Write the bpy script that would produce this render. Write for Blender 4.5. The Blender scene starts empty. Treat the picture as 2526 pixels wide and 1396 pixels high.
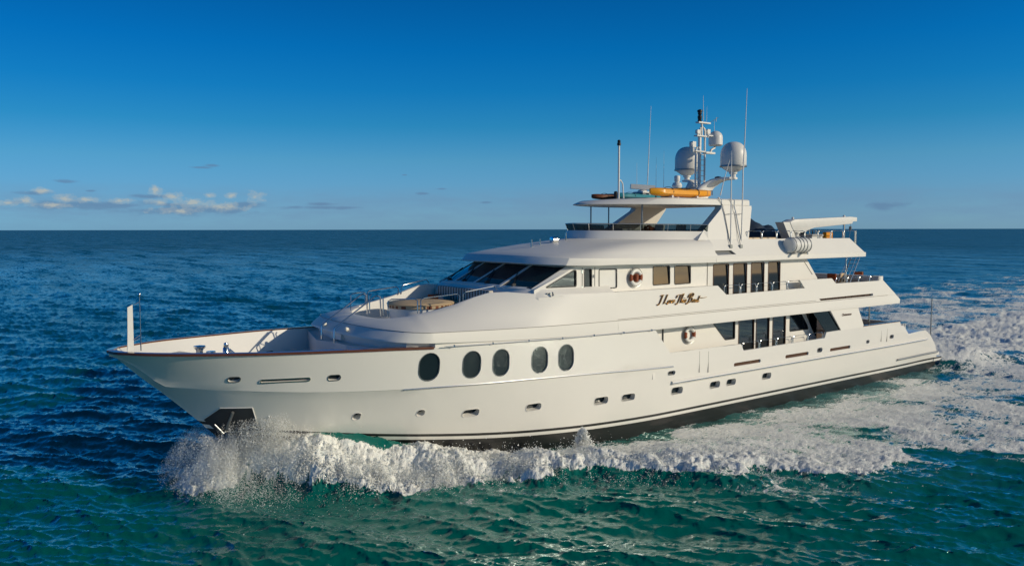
import bpy, bmesh, math, random
import numpy as np
from mathutils import Vector, Matrix

S = bpy.context.scene
COL = S.collection
R = math.radians

# ------------------------------------------------------------ camera
W_, H_, F_ = 2526., 1396., 1965.
PSI = R(53.246); PITCH = math.atan((H_/2-566.)/F_); ROLL = R(-0.09)
CAM = Vector((-4.648, -27.170, 8.5))
Fh = Vector((math.cos(PSI), math.sin(PSI), 0)); Rr = Vector((math.sin(PSI), -math.cos(PSI), 0)); Zz = Vector((0, 0, 1))
CF = Fh*math.cos(PITCH)-Zz*math.sin(PITCH); CU = Fh*math.sin(PITCH)+Zz*math.cos(PITCH)
CR = Rr*math.cos(ROLL)+CU*math.sin(ROLL); CU = -Rr*math.sin(ROLL)+CU*math.cos(ROLL)
cd = bpy.data.cameras.new('camera'); cam = bpy.data.objects.new('camera', cd); COL.objects.link(cam)
cam.matrix_world = Matrix(((CR.x, CU.x, -CF.x, CAM.x), (CR.y, CU.y, -CF.y, CAM.y), (CR.z, CU.z, -CF.z, CAM.z), (0, 0, 0, 1)))
cd.sensor_width = 36; cd.lens = 36*F_/W_; cd.clip_start = .1; cd.clip_end = 60000
S.camera = cam

# ------------------------------------------------------------ light
SUN_AZ = R(-55); SUN_EL = R(18)          # azimuth measured from +X (aft) towards +Y (starboard)
SD = Vector((math.cos(SUN_EL)*math.cos(SUN_AZ), math.cos(SUN_EL)*math.sin(SUN_AZ), math.sin(SUN_EL)))
ld = bpy.data.lights.new('sun', 'SUN'); ld.energy = 2.85; ld.angle = R(.5); ld.color = (1, .885, .69)
lo = bpy.data.objects.new('sun', ld); COL.objects.link(lo)
lo.rotation_euler = SD.to_track_quat('Z', 'Y').to_euler(); lo.location = (0, -20, 30)
S.view_settings.view_transform = 'Standard'; S.view_settings.look = 'None'
S.view_settings.exposure = 0; S.view_settings.gamma = 1

world = bpy.data.worlds.new('World'); S.world = world; world.use_nodes = True
wn = world.node_tree.nodes; wl = world.node_tree.links
for n in list(wn): wn.remove(n)
def N(nt, t, **k):
    n = nt.nodes.new(t)
    for a, b in k.items(): setattr(n, a, b)
    return n
def Mth(nt, op, a, b=None, c=None, clamp=False):
    n = nt.nodes.new('ShaderNodeMath'); n.operation = op; n.use_clamp = clamp
    for i, v in enumerate((a, b, c)):
        if v is None: continue
        if isinstance(v, (int, float)): n.inputs[i].default_value = v
        else: nt.links.new(v, n.inputs[i])
    return n.outputs[0]
def Ramp(nt, fac, stops, interp='LINEAR'):
    n = nt.nodes.new('ShaderNodeValToRGB'); n.color_ramp.interpolation = interp
    e = n.color_ramp.elements
    while len(e) < len(stops): e.new(.5)
    for el, (p, c) in zip(e, stops):
        el.position = p; el.color = (c[0], c[1], c[2], 1) if not isinstance(c, (int, float)) else (c, c, c, 1)
    nt.links.new(fac, n.inputs[0]); return n.outputs[0]
def Mix(nt, fac, a, b, mode='MIX'):
    n = nt.nodes.new('ShaderNodeMix'); n.data_type = 'RGBA'; n.blend_type = mode
    for i, v in ((0, fac), (6, a), (7, b)):
        if isinstance(v, (int, float)): n.inputs[i].default_value = v
        elif isinstance(v, tuple): n.inputs[i].default_value = (v[0], v[1], v[2], 1)
        else: nt.links.new(v, n.inputs[i])
    return n.outputs[2]
nt = world.node_tree
sky = N(nt, 'ShaderNodeTexSky', sky_type='NISHITA'); sky.sun_disc = False
sky.sun_elevation = SUN_EL; sky.sun_rotation = math.atan2(SD.x, SD.y)
sky.air_density = 1.0; sky.dust_density = .35; sky.ozone_density = 2.0
hs = N(nt, 'ShaderNodeHueSaturation'); hs.inputs['Saturation'].default_value = 1.0
nt.links.new(sky.outputs[0], hs.inputs['Color'])
tc = N(nt, 'ShaderNodeTexCoord'); sx = N(nt, 'ShaderNodeSeparateXYZ'); nt.links.new(tc.outputs['Generated'], sx.inputs[0])
el = Mth(nt, 'ARCSINE', sx.outputs[2])                       # elevation in radians
tint = Ramp(nt, Mth(nt, 'MULTIPLY', el, 1/.6, clamp=True), [(0.0, (.39, .84, 1.82)), (.055, (.32, .665, 1.37)), (.14, (.24, .67, 1.13)), (.21, (.09, .60, 1.04)), (.28, (.03, .55, 1.06)), (.36, (.008, .505, 1.06)), (.467, (.005, .43, .94)), (.75, (.02, .38, .70)), (1., (.03, .42, .66))])
sdot = N(nt, 'ShaderNodeVectorMath', operation='DOT_PRODUCT'); nt.links.new(tc.outputs['Generated'], sdot.inputs[0]); sdot.inputs[1].default_value = (math.cos(SUN_AZ), math.sin(SUN_AZ), 0)
tint = Mix(nt, Ramp(nt, sdot.outputs['Value'], [(.45, 0.), (1., 1.)]), tint, (.70, .66, .66))       # the sky round the sun stays warm
skyc = Mix(nt, 1.0, hs.outputs[0], tint, 'MULTIPLY')
bowd = N(nt, 'ShaderNodeVectorMath', operation='DOT_PRODUCT'); nt.links.new(tc.outputs['Generated'], bowd.inputs[0]); bowd.inputs[1].default_value = (-math.cos(R(8)), math.sin(R(8)), 0)
skyc = Mix(nt, 1.0, skyc, Ramp(nt, Mth(nt, 'MULTIPLY_ADD', bowd.outputs['Value'], .5, .5), [(.24, (1, 1, 1)), (.53, (.72, .80, .83)), (.70, (.40, .72, .88)), (.95, (.03, .62, .92))]), 'MULTIPLY')
# low clouds far out over the horizon, placed by world direction
az = Mth(nt, 'ARCTAN2', sx.outputs[1], sx.outputs[0])
u = Mth(nt, 'MULTIPLY', Mth(nt, 'SUBTRACT', PSI, az), 57.2958)      # degrees right of the bow-side view
v = Mth(nt, 'MULTIPLY', el, 57.2958)
def cloudfield(su, sv, off, det=6, rough=.6, ty=None):
    c = N(nt, 'ShaderNodeCombineXYZ'); nt.links.new(Mth(nt, 'MULTIPLY_ADD', u, su, off), c.inputs[0]); nt.links.new(Mth(nt, 'MULTIPLY', v, sv), c.inputs[1])
    c.inputs[2].default_value = off
    n = N(nt, 'ShaderNodeTexNoise'); n.inputs['Scale'].default_value = 1; n.inputs['Detail'].default_value = det; n.inputs['Roughness'].default_value = rough
    nt.links.new(c.outputs[0], n.inputs['Vector']); return n.outputs[0]
def blob(u0, v0, ru, rv):                                    # soft ellipse
    a = Mth(nt, 'POWER', Mth(nt, 'DIVIDE', Mth(nt, 'SUBTRACT', u, u0), ru), 2.)
    b = Mth(nt, 'POWER', Mth(nt, 'DIVIDE', Mth(nt, 'SUBTRACT', v, v0), rv), 2.)
    return Mth(nt, 'SUBTRACT', 1., Mth(nt, 'SQRT', Mth(nt, 'ADD', a, b)))
def px2uv(x, y): return math.degrees(math.atan((x-W_/2)/F_)), (566-y)/F_*57.3*math.cos(math.atan((x-W_/2)/F_))
edge = cloudfield(1.7, 2.6, 3.3, 7, .62)
bright = None
BL = [(388, 470, 18, 16), (392, 497, 28, 9), (430, 485, 24, 12), (520, 482, 16, 7), (575, 482, 18, 9), (634, 485, 24, 22), (560, 510, 60, 13), (440, 520, 70, 9), (170, 488, 30, 12), (222, 492, 34, 9), (64, 493, 26, 9), (110, 470, 26, 9), (480, 500, 50, 14), (300, 495, 40, 8), (20, 500, 30, 8), (130, 505, 50, 8)]
for (bx, by, rx, ry) in BL:
    uu, vv = px2uv(bx, by)
    b = blob(uu, vv, rx/F_*57.3, ry/F_*57.3)
    bright = b if bright is None else Mth(nt, 'MAXIMUM', bright, b)
bm = Mth(nt, 'ADD', bright, Mth(nt, 'MULTIPLY', Mth(nt, 'SUBTRACT', edge, .5), 2.6))
bmask = Ramp(nt, bm, [(-.0, 0.), (.5, .35), (1., 1.)], 'EASE')
grey = None
for (bx, by, rx, ry) in [(165, 447, 32, 6), (90, 475, 40, 7), (380, 484, 55, 6), (425, 505, 70, 8), (600, 505, 60, 10), (530, 409, 26, 5), (500, 414, 30, 3), (800, 503, 50, 6), (1090, 467, 18, 3), (1000, 433, 10, 2.5), (1045, 478, 22, 5), (1200, 500, 20, 4), (230, 470, 14, 3), (480, 518, 190, 16), (200, 505, 180, 14), (2180, 510, 60, 12), (800, 512, 120, 6)]:
    uu, vv = px2uv(bx, by)
    b = blob(uu, vv, rx/F_*57.3, ry/F_*57.3)
    grey = b if grey is None else Mth(nt, 'MAXIMUM', grey, b)
gm = Mth(nt, 'ADD', grey, Mth(nt, 'MULTIPLY', Mth(nt, 'SUBTRACT', cloudfield(.7, 2.4, 9.1, 5), .5), 1.8))
gmask = Ramp(nt, gm, [(0., 0.), (.8, .62)], 'EASE')
# hazy low bank
bank = Mth(nt, 'MULTIPLY', Ramp(nt, Mth(nt, 'MULTIPLY', v, .2, clamp=True), [(0., 0.25), (.22, .62), (.42, .55), (.62, 0.)]), Ramp(nt, cloudfield(.22, 1.1, 5.5, 6), [(.36, 0.), (.62, 1.)]))
c1 = Mix(nt, Mth(nt, 'MULTIPLY', bank, .8), skyc, (1.55, 2.85, 4.45))
c2 = Mix(nt, gmask, c1, (1.15, 2.1, 3.6))
c3 = Mix(nt, Mth(nt, 'MULTIPLY', bmask, .8), c2, (4.5, 4.8, 4.5))
bg = N(nt, 'ShaderNodeBackground'); bg.inputs[1].default_value = .10
wo = N(nt, 'ShaderNodeOutputWorld'); nt.links.new(c3, bg.inputs[0]); nt.links.new(bg.outputs[0], wo.inputs[0])

# ------------------------------------------------------------ helpers
def P(u, v, ax, val):
    """point where the line of sight through photo position (u, v) meets the plane ax = val"""
    d = CF*F_+CR*(u-W_/2)-CU*(v-H_/2); i = 'xyz'.index(ax)
    return CAM+d*((val-CAM[i])/d[i])
def XZ(pts, y): return [(lambda p: (p.x, p.z))(P(a, b, 'y', y)) for a, b in pts]

def mat(name, col, rough=.5, metal=0., coat=0., spec=.5, var=.04, scale=3., bump=0., bscale=40., trans=0., ior=1.45):
    m = bpy.data.materials.new(name); m.use_nodes = True; t = m.node_tree; b = t.nodes['Principled BSDF']
    b.inputs['Roughness'].default_value = rough; b.inputs['Metallic'].default_value = metal
    b.inputs['Coat Weight'].default_value = coat; b.inputs['Coat Roughness'].default_value = .06
    b.inputs['Specular IOR Level'].default_value = spec; b.inputs['IOR'].default_value = ior
    b.inputs['Transmission Weight'].default_value = trans
    g = t.nodes.new('ShaderNodeNewGeometry')
    n = t.nodes.new('ShaderNodeTexNoise'); n.inputs['Scale'].default_value = scale; n.inputs['Detail'].default_value = 4
    t.links.new(g.outputs['Position'], n.inputs['Vector'])
    c = Mix(t, n.outputs[0], tuple(x*(1-var) for x in col), tuple(min(1, x*(1+var)) for x in col))
    t.links.new(c, b.inputs['Base Color'])
    if bump:
        n2 = t.nodes.new('ShaderNodeTexNoise'); n2.inputs['Scale'].default_value = bscale; n2.inputs['Detail'].default_value = 3
        t.links.new(g.outputs['Position'], n2.inputs['Vector'])
        bp = t.nodes.new('ShaderNodeBump'); bp.inputs['Strength'].default_value = bump; bp.inputs['Distance'].default_value = .02
        t.links.new(n2.outputs[0], bp.inputs['Height']); t.links.new(bp.outputs[0], b.inputs['Normal'])
    return m
WHITE = mat('white_gelcoat', (.82, .795, .73), .45, coat=.0, spec=.2, var=.02, scale=.7)
DECKW = mat('deck_white', (.72, .70, .65), .6, var=.04, bump=.1, bscale=60)
TEAKD = mat('teak_deck', (.33, .22, .13), .6, var=.12, scale=6)
TEAK = mat('varnished_teak', (.12, .038, .015), .22, coat=.7, var=.25, scale=5)
STEEL = mat('polished_steel', (.72, .72, .70), .16, metal=1., var=.03)
GREYM = mat('grey_metal', (.28, .29, .29), .35, metal=.7)
BLACK = mat('black_rubber', (.018, .018, .02), .45)
SEAM = mat('dark_seam', (.22, .21, .185), .6)
GLASS = mat('tinted_glass', (.012, .022, .028), .14, spec=.5, var=.1, ior=1.45)
GLASSU = mat('mirrored_glass', (.012, .014, .016), .03, spec=.5, var=.1, ior=2.05)
GLASSM = mat('saloon_glass', (.010, .016, .022), .03, spec=.5, var=.1, ior=2.2)
GLASSW = mat('dark_windscreen_glass', (.004, .022, .034), .05, spec=.5, var=.3, ior=1.75)
SMOKE = mat('smoked_acrylic', (.02, .024, .026), .08, spec=.6)
ORANGE = mat('life_ring_orange', (.26, .06, .02), .6)
YELLOW = mat('yellow_plastic', (.86, .36, .015), .32, var=.05, scale=4)
RUST = mat('burnt_orange_plastic', (.16, .05, .016), .4, var=.25, scale=9)
TEAL = mat('teal_plastic', (.015, .22, .28), .35, var=.15, scale=6)
TAN = mat('tan_canvas', (.62, .45, .26), .85, var=.06, scale=30, bump=.2, bscale=200)
REDBR = mat('rust_red_fabric', (.36, .09, .03), .9, var=.3, scale=20)
ORCUSH = mat('orange_fabric', (.80, .32, .03), .9, var=.1, scale=20)
NAVY = mat('navy_cover', (.012, .03, .06), .7, var=.2, scale=6, bump=.3, bscale=12)
GOLD = mat('gold_leaf', (.80, .45, .13), .25, metal=.85)
BRONZE = mat('dark_bronze', (.09, .04, .02), .4, metal=.3)
DOME = mat('dome_white', (.74, .73, .69), .4)
PLASTW = mat('white_plastic_and_glare', (.76, .75, .70), .4)
GREYF = mat('grey_fabric', (.45, .44, .42), .9, bump=.2)
LAMPM = mat('lamp_lens', (.9, .85, .7), .1)
def striped(name, c1, c2, scale, vec=(1, 1, 0)):
    m = mat(name, c1, .85); t = m.node_tree; b = t.nodes['Principled BSDF']
    g = t.nodes.new('ShaderNodeNewGeometry'); d = N(t, 'ShaderNodeVectorMath', operation='DOT_PRODUCT'); d.inputs[1].default_value = vec
    t.links.new(g.outputs['Position'], d.inputs[0])
    s = Mth(t, 'GREATER_THAN', Mth(t, 'FRACT', Mth(t, 'MULTIPLY', d.outputs['Value'], scale)), .5)
    t.links.new(Mix(t, s, c1, c2), b.inputs['Base Color']); return m
STRIPE = striped('striped_canvas', (.66, .60, .50), (.20, .16, .12), 5, (0.1, 1, 0))
OSTRIPE = striped('orange_striped_towelling', (.85, .55, .22), (.75, .70, .60), 9, (1, .3, 0))

def finish(me, name, m, parent, smooth=True, ang=35, loc=None):
    me.name = name
    if m is not None and not len(me.materials): me.materials.append(m)
    o = bpy.data.objects.new(name, me); COL.objects.link(o)
    if parent: o.parent = parent
    if loc is not None: o.location = loc
    if smooth:
        me.polygons.foreach_set('use_smooth', [True]*len(me.polygons)); me.set_sharp_from_angle(angle=R(ang))
    return o
def mesh(name, V, F, m, parent=None, smooth=True, ang=35, loc=None, fix=True):
    me = bpy.data.meshes.new(name); me.from_pydata([tuple(v) for v in V], [], F); me.update()
    if fix:
        bm = bmesh.new(); bm.from_mesh(me); bmesh.ops.remove_doubles(bm, verts=bm.verts, dist=.0004)
        bmesh.ops.recalc_face_normals(bm, faces=bm.faces); bm.to_mesh(me); bm.free()
    return finish(me, name, m, parent, smooth, ang, loc)
class MB:
    def __init__(s): s.V = []; s.F = []
    def add(s, V, F):
        k = len(s.V); s.V += [tuple(v) for v in V]; s.F += [tuple(i+k for i in f) for f in F]; return s
    def box(s, x0, x1, y0, y1, z0, z1, M=None):
        V = [Vector((x, y, z)) for z in (z0, z1) for y in (y0, y1) for x in (x0, x1)]
        if M: V = [M@p for p in V]
        return s.add(V, [(0, 1, 3, 2), (4, 6, 7, 5), (0, 4, 5, 1), (2, 3, 7, 6), (0, 2, 6, 4), (1, 5, 7, 3)])
    def tube(s, pts, r, n=8, caps=True):
        pts = [Vector(p) for p in pts]; rs = r if isinstance(r, (list, tuple)) else [r]*len(pts)
        V = []; F = []; up = None
        for i, p in enumerate(pts):
            d = (pts[min(i+1, len(pts)-1)]-pts[max(i-1, 0)])
            if d.length < 1e-7: d = Vector((0, 0, 1))
            d.normalize()
            if up is None: up = Vector((0, 0, 1)) if abs(d.z) < .9 else Vector((1, 0, 0))
            a = d.cross(up)
            if a.length < 1e-4: a = d.cross(Vector((1, .3, .2)))
            a.normalize(); b = d.cross(a); up = -b if False else up
            for k in range(n):
                t = 2*math.pi*k/n; V.append(p+(a*math.cos(t)+b*math.sin(t))*rs[i])
        for i in range(len(pts)-1):
            for k in range(n):
                F.append((i*n+k, i*n+(k+1) % n, (i+1)*n+(k+1) % n, (i+1)*n+k))
        if caps: F += [tuple(range(n))[::-1], tuple((len(pts)-1)*n+k for k in range(n))]
        return s.add(V, F)
    def lathe(s, c, prof, n=24, axis='z'):
        c = Vector(c); V = []; F = []
        for (r, h) in prof:
            for k in range(n):
                t = 2*math.pi*k/n; a, b = r*math.cos(t), r*math.sin(t)
                V.append(c+(Vector((a, b, h)) if axis == 'z' else Vector((h, a, b)) if axis == 'x' else Vector((a, h, b))))
        m = len(prof)
        for i in range(m-1):
            for k in range(n): F.append((i*n+k, i*n+(k+1) % n, (i+1)*n+(k+1) % n, (i+1)*n+k))
        F += [tuple(range(n))[::-1], tuple((m-1)*n+k for k in range(n))]
        return s.add(V, F)
    def torus(s, c, Rm, r, ux, uy, n=28, m=8, a0=0, a1=2*math.pi, sq=1.):
        c = Vector(c); ux = Vector(ux).normalized(); uy = Vector(uy).normalized(); un = ux.cross(uy); V = []; F = []
        full = abs(a1-a0-2*math.pi) < 1e-4; nn = n if full else n+1
        for i in range(nn):
            t = a0+(a1-a0)*i/n; e = ux*math.cos(t)+uy*math.sin(t)
            for k in range(m):
                q = 2*math.pi*k/m; V.append(c+e*(Rm+r*math.cos(q))+un*(r*sq*math.sin(q)))
        for i in range(n):
            j = (i+1) % nn
            for k in range(m): F.append((i*m+k, i*m+(k+1) % m, j*m+(k+1) % m, j*m+k))
        if not full: F += [tuple(range(m)), tuple(n*m+k for k in range(m))]
        return s.add(V, F)
    def build(s, name, m, parent=None, smooth=True, ang=40, loc=None): return mesh(name, s.V, s.F, m, parent, smooth, ang, loc)

def fillet(pts, r, n=4):
    """round the corners of a polygon"""
    out = []; L = len(pts)
    for i in range(L):
        p = Vector(pts[i]); a = Vector(pts[i-1])-p; b = Vector(pts[(i+1) % L])-p
        rr = min(r, a.length*.45, b.length*.45); a.normalize(); b.normalize()
        q0 = p+a*rr; q1 = p+b*rr
        for k in range(n+1):
            t = k/n; out.append(tuple(q0*(1-t)**2+p*2*t*(1-t)+q1*t*t))
    return out
def area(p): return sum(p[i-1][0]*p[i][1]-p[i][0]*p[i-1][1] for i in range(len(p)))/2
def offset(pts, d):
    """grow (d > 0) or shrink a polygon"""
    s = 1 if area(pts) > 0 else -1; out = []; L = len(pts)
    for i in range(L):
        a = Vector(pts[i])-Vector(pts[i-1]); b = Vector(pts[(i+1) % L])-Vector(pts[i])
        if a.length < 1e-7: a = b
        if b.length < 1e-7: b = a
        a.normalize(); b.normalize(); na = Vector((a.y, -a.x))*s; nb = Vector((b.y, -b.x))*s
        m = na+nb; m = m/max(.35, m.length_squared)*2
        out.append((pts[i][0]+m.x*d, pts[i][1]+m.y*d))
    return out
def panel(name, outer, holes, y, th, m, parent=None, ymap=None, smooth=True, bevel=0., fn=None, flip=1):
    """flat plate standing in the XZ plane, outer face at y, th thick inwards; fn maps (a, b, t) elsewhere"""
    cu = bpy.data.curves.new('c', 'CURVE'); cu.dimensions = '2D'; cu.fill_mode = 'BOTH'
    cu.extrude = max(1e-4, th/2-bevel); cu.bevel_depth = bevel; cu.bevel_resolution = 1; cu.offset = -bevel if bevel else 0
    for poly in [outer]+list(holes):
        sp = cu.splines.new('POLY'); sp.points.add(len(poly)-1)
        for q, (a, b) in zip(sp.points, poly): q.co = (a, b, 0, 1)
        sp.use_cyclic_u = True
    ob = bpy.data.objects.new('c', cu); me = bpy.data.meshes.new_from_object(ob); bpy.data.objects.remove(ob); bpy.data.curves.remove(cu)
    for vt in me.vertices:
        a, b, t = vt.co.x, vt.co.y, vt.co.z+th/2
        if fn: vt.co = fn(a, b, t)
        else: vt.co = (a, (ymap(a, b) if ymap else y)+t*flip, b)
    bm = bmesh.new(); bm.from_mesh(me); bmesh.ops.remove_doubles(bm, verts=bm.verts, dist=.0003); bmesh.ops.recalc_face_normals(bm, faces=bm.faces); bm.to_mesh(me); bm.free()
    me.materials.clear()
    return finish(me, name, m, parent, smooth, 30)
def tag(o, label=None, cat=None, group=None, kind=None):
    if label: o['label'] = label
    if cat: o['category'] = cat
    if group: o['group'] = group
    if kind: o['kind'] = kind
    return o
def empty(name, loc, rz=0):
    o = bpy.data.objects.new(name, None); COL.objects.link(o); o.location = loc; o.rotation_euler = (0, 0, rz); o.empty_display_size = .3; return o
def ip(x, tab):
    """smooth monotone interpolation through a table"""
    xs = [t[0] for t in tab]
    if x <= xs[0]: return tab[0][1]
    if x >= xs[-1]: return tab[-1][1]
    for i in range(len(xs)-1):
        if x <= xs[i+1]: break
    h = xs[i+1]-xs[i]; t = (x-xs[i])/h
    def sl(k):
        if k <= 0 or k >= len(xs)-1:
            k = min(max(k, 0), len(xs)-2) if k <= 0 else len(xs)-2
            return (tab[k+1][1]-tab[k][1])/(xs[k+1]-xs[k])
        a = (tab[k][1]-tab[k-1][1])/(xs[k]-xs[k-1]); b = (tab[k+1][1]-tab[k][1])/(xs[k+1]-xs[k])
        return 0 if a*b <= 0 else 2*a*b/(a+b)
    m0, m1 = sl(i)*h, sl(i+1)*h
    return (2*t**3-3*t*t+1)*tab[i][1]+(t**3-2*t*t+t)*m0+(-2*t**3+3*t*t)*tab[i+1][1]+(t**3-t*t)*m1
def lin(x, tab): return float(np.interp(x, [t[0] for t in tab], [t[1] for t in tab]))
def sym(rings, name, m, parent, cap0=True, cap1=True, ang=30):
    """rings of port-side points running bow to stern; mirrored to starboard and skinned"""
    V = []; F = []; n = len(rings[0])
    for r in rings:
        V += [(p[0], p[1], p[2]) for p in r]+[(p[0], -p[1], p[2]) for p in r]
    def idx(k, i, s): return k*2*n+i+(n if s else 0)
    for k in range(len(rings)-1):
        for i in range(n-1):
            for s in (0, 1): F.append((idx(k, i, s), idx(k, i+1, s), idx(k+1, i+1, s), idx(k+1, i, s)))
        F.append((idx(k, n-1, 0), idx(k, n-1, 1), idx(k+1, n-1, 1), idx(k+1, n-1, 0)))
    for k, c in ((0, cap0), (len(rings)-1, cap1)):
        if c:
            for i in range(n-1): F.append((idx(k, i, 0), idx(k, i+1, 0), idx(k, i+1, 1), idx(k, i, 1)))
    bmF = []
    for f in F:
        bmF.append(f)
    me = bpy.data.meshes.new(name); me.from_pydata(V, [], bmF)
    bm = bmesh.new(); bm.from_mesh(me); bmesh.ops.remove_doubles(bm, verts=bm.verts, dist=.0005)
    bmesh.ops.dissolve_degenerate(bm, edges=bm.edges, dist=.0004)
    bmesh.ops.recalc_face_normals(bm, faces=bm.faces); bm.to_mesh(me); bm.free()
    return finish(me, name, m, parent, True, ang)

# ============================================================ YACHT
Y = empty('motor_yacht', (0, 0, 0))
tag(Y, 'large white three deck motor yacht ploughing through the sea with a bow wave', 'yacht')

# ---- hull form tables (x from the bow, metres)
T_YC = [(0, .06), (.12, .42), (.3, .68), (.5, .92), (1, 1.34), (1.5, 1.70), (2, 1.98), (3, 2.43), (4, 2.80), (5, 3.11), (6, 3.37), (7, 3.58), (8, 3.75), (9, 3.87), (10, 3.95), (12, 4.0), (38, 4.0), (42, 3.92), (46, 3.74)]
T_ZC = [(0, 4.74), (1, 4.71), (2, 4.69), (4, 4.63), (6, 4.59), (8, 4.53), (9.5, 4.46), (12, 4.38), (15, 4.30), (20.2, 4.23), (20.25, 4.22), (21.15, 3.19), (26.0, 3.15), (26.2, 2.82), (32.9, 2.86), (33.05, 3.15), (36.6, 3.18), (40.6, 3.18), (40.75, 2.93), (41.1, 2.89), (41.7, 2.36), (43.0, 2.42), (43.9, 2.40), (44.5, 2.12), (45.2, 1.52), (45.6, .92)]
T_YK = [(.03, .01), (.5, .25), (1, .40), (1.5, .52), (2, .88), (3, 1.60), (4, 2.14), (5, 2.58), (6, 2.92), (7, 3.21), (8, 3.46), (9, 3.65), (10, 3.78), (12, 3.93), (14, 3.98), (16, 4.0), (40, 3.98), (46, 3.72)]
T_ZK = [(.03, 4.6), (.5, 4.37), (1, 3.95), (1.5, 3.54), (2, 3.48), (3, 3.38), (4, 3.30), (6, 3.16), (8, 3.07), (10, 3.02), (12, 2.95), (14, 2.88), (16, 2.80), (20, 2.62), (22, 2.56), (41, 2.5), (44, 1.9), (44.6, 1.5), (45.2, 1.1), (45.6, .7)]
T_ZKEEL = [(0, 4.70), (.17, 4.55), (.92, 3.80), (1.56, 3.22), (2.23, 2.56), (2.57, 2.23), (3.5, 1.2), (4.6, 0), (6, -.9), (8, -1.3), (46, -1.2)]
T_P = [(0, 1.15), (4, 1.1), (6, 1.0), (8, .75), (10, .49), (12, .30), (14, .18), (17, .10), (22, .06), (46, .06)]
SL = [0, .012, .04, .09, .16, .24, .33, .42, .52, .62, .72, .82, .92, 1]
def hy(x, z):
    """half breadth of the hull outside at height z"""
    zk, yk, ze = ip(x, T_ZK), ip(x, T_YK), ip(x, T_ZKEEL)
    st = .05*max(0, min(1, (x-1.6)/2))*max(0, min(1, (21-x)/6))
    if z <= zk:
        s = max(0, (z-ze)/(zk-ze)); return (yk-st)*s**ip(x, T_P)
    zc, yc = lin(x, T_ZC), ip(x, T_YC)
    zc = max(zc, zk+.05) if x > 20 else zc
    t = min(1, (z-zk)/(zc-zk)); return yk+(yc-yk)*(t**1.12)
def deckz(x): return lin(x, [(0, 4.70), (.2, 4.60), (.5, 4.47), (1.0, 4.30), (2.6, 4.24), (2.7, 3.78), (8.35, 3.75), (8.4, 4.44), (8.8, 4.43), (12, 4.33), (15, 4.26), (20.2, 4.18), (20.25, 2.15), (41.0, 2.15), (41.05, 2.5)])
xs = sorted(set([.0, .06, .12, .2, .3, .4, .5, .65, .8, 1, 1.2]+[1.5+.4*i for i in range(16)]+[8, 8.35, 8.4, 8.8, 9.2]+[9.5+.75*i for i in range(14)]+[20.2, 20.25, 20.6, 21.15]+[22+i for i in range(4)]+[26.0, 26.2]+[27+i for i in range(6)]+[32.9, 33.05, 34, 35, 36, 37, 38, 39, 40, 40.6, 40.75, 41.0, 41.05, 41.1, 41.4, 41.7, 42.3, 43, 43.5, 43.9, 44.2, 44.5, 44.85, 45.2, 45.45, 45.6]))
V = []; F = []; RN = 0
for x in xs:
    ze, zk, yk, zc, yc = ip(x, T_ZKEEL), ip(x, T_ZK), ip(x, T_YK), lin(x, T_ZC), ip(x, T_YC)
    zk = min(zk, zc-.05); ring = []
    for s in SL:
        z = ze+(zk-ze)*s; st = .05*max(0, min(1, (x-1.6)/2))*max(0, min(1, (21-x)/6))
        ring.append((x, -max(.004*(s > 0), (yk-st)*s**ip(x, T_P)) if s > 0 else 0, z))
    for t in (0.02, .2, .4, .6, .8, 1): ring.append((x, -(yk+(yc-yk)*t**1.12)-.0005*(t == .02), zk+.012+(zc-zk-.012)*t))
    w = min(.13, yc*.45); dz = min(deckz(x), zc-.02) if x < 41.02 else zc-.02
    yin = max(yc-w, .02)
    ring.append((x, -yin, zc))
    yd = max(.01, yin-.02) if x > 8.4 else max(.008, min(yin-.02, hy(x, max(dz, zk+.05))-w*1.3) if x > 1 else yin*.5)
    ring.append((x, -yd, dz)); ring.append((x, 0, dz))
    n = len(ring); full = ring+[(p[0], -p[1], p[2]) for p in ring[-2:0:-1]]
    RN = len(full); V += full
for i in range(len(xs)-1):
    for k in range(RN): F.append((i*RN+k, i*RN+(k+1) % RN, (i+1)*RN+(k+1) % RN, (i+1)*RN+k))
F += [tuple(range(RN))[::-1], tuple((len(xs)-1)*RN+k for k in range(RN))]
# hull paint: white topsides, a thin dark boot stripe and black bottom following the line painted on the hull
HULLM = mat('hull_paint', (.82, .795, .73), .22, coat=.7, bump=.25, bscale=.8, var=.02, scale=.7)
t = HULLM.node_tree; b = t.nodes['Principled BSDF']; g = t.nodes.new('ShaderNodeNewGeometry'); s3 = t.nodes.new('ShaderNodeSeparateXYZ'); t.links.new(g.outputs['Position'], s3.inputs[0])
f_ = Mth(t, 'MAXIMUM', Mth(t, 'DIVIDE', Mth(t, 'SUBTRACT', 21., s3.outputs[0]), 11.5), 0.)
zs = Mth(t, 'MULTIPLY_ADD', Mth(t, 'POWER', f_, 2.), .62, .56)
dz_ = Mth(t, 'SUBTRACT', s3.outputs[2], zs)
isblack = Mth(t, 'LESS_THAN', dz_, -.20)
stripe = Mth(t, 'MULTIPLY', Mth(t, 'LESS_THAN', dz_, .035), Mth(t, 'GREATER_THAN', dz_, -.07))
dark = Mth(t, 'MAXIMUM', isblack, stripe)
wn2 = t.nodes.new('ShaderNodeTexNoise'); wn2.inputs['Scale'].default_value = 1.2; wn2.inputs['Detail'].default_value = 5
mp = t.nodes.new('ShaderNodeMapping'); mp.inputs['Scale'].default_value = (.25, 1, 3); t.links.new(g.outputs['Position'], mp.inputs[0]); t.links.new(mp.outputs[0], wn2.inputs['Vector'])
bott = Ramp(t, wn2.outputs[0], [(.3, (.008, .008, .008)), (.7, (.026, .025, .024))])
old = b.inputs['Base Color'].links[0].from_socket
t.links.new(Mix(t, dark, old, bott), b.inputs['Base Color'])
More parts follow.
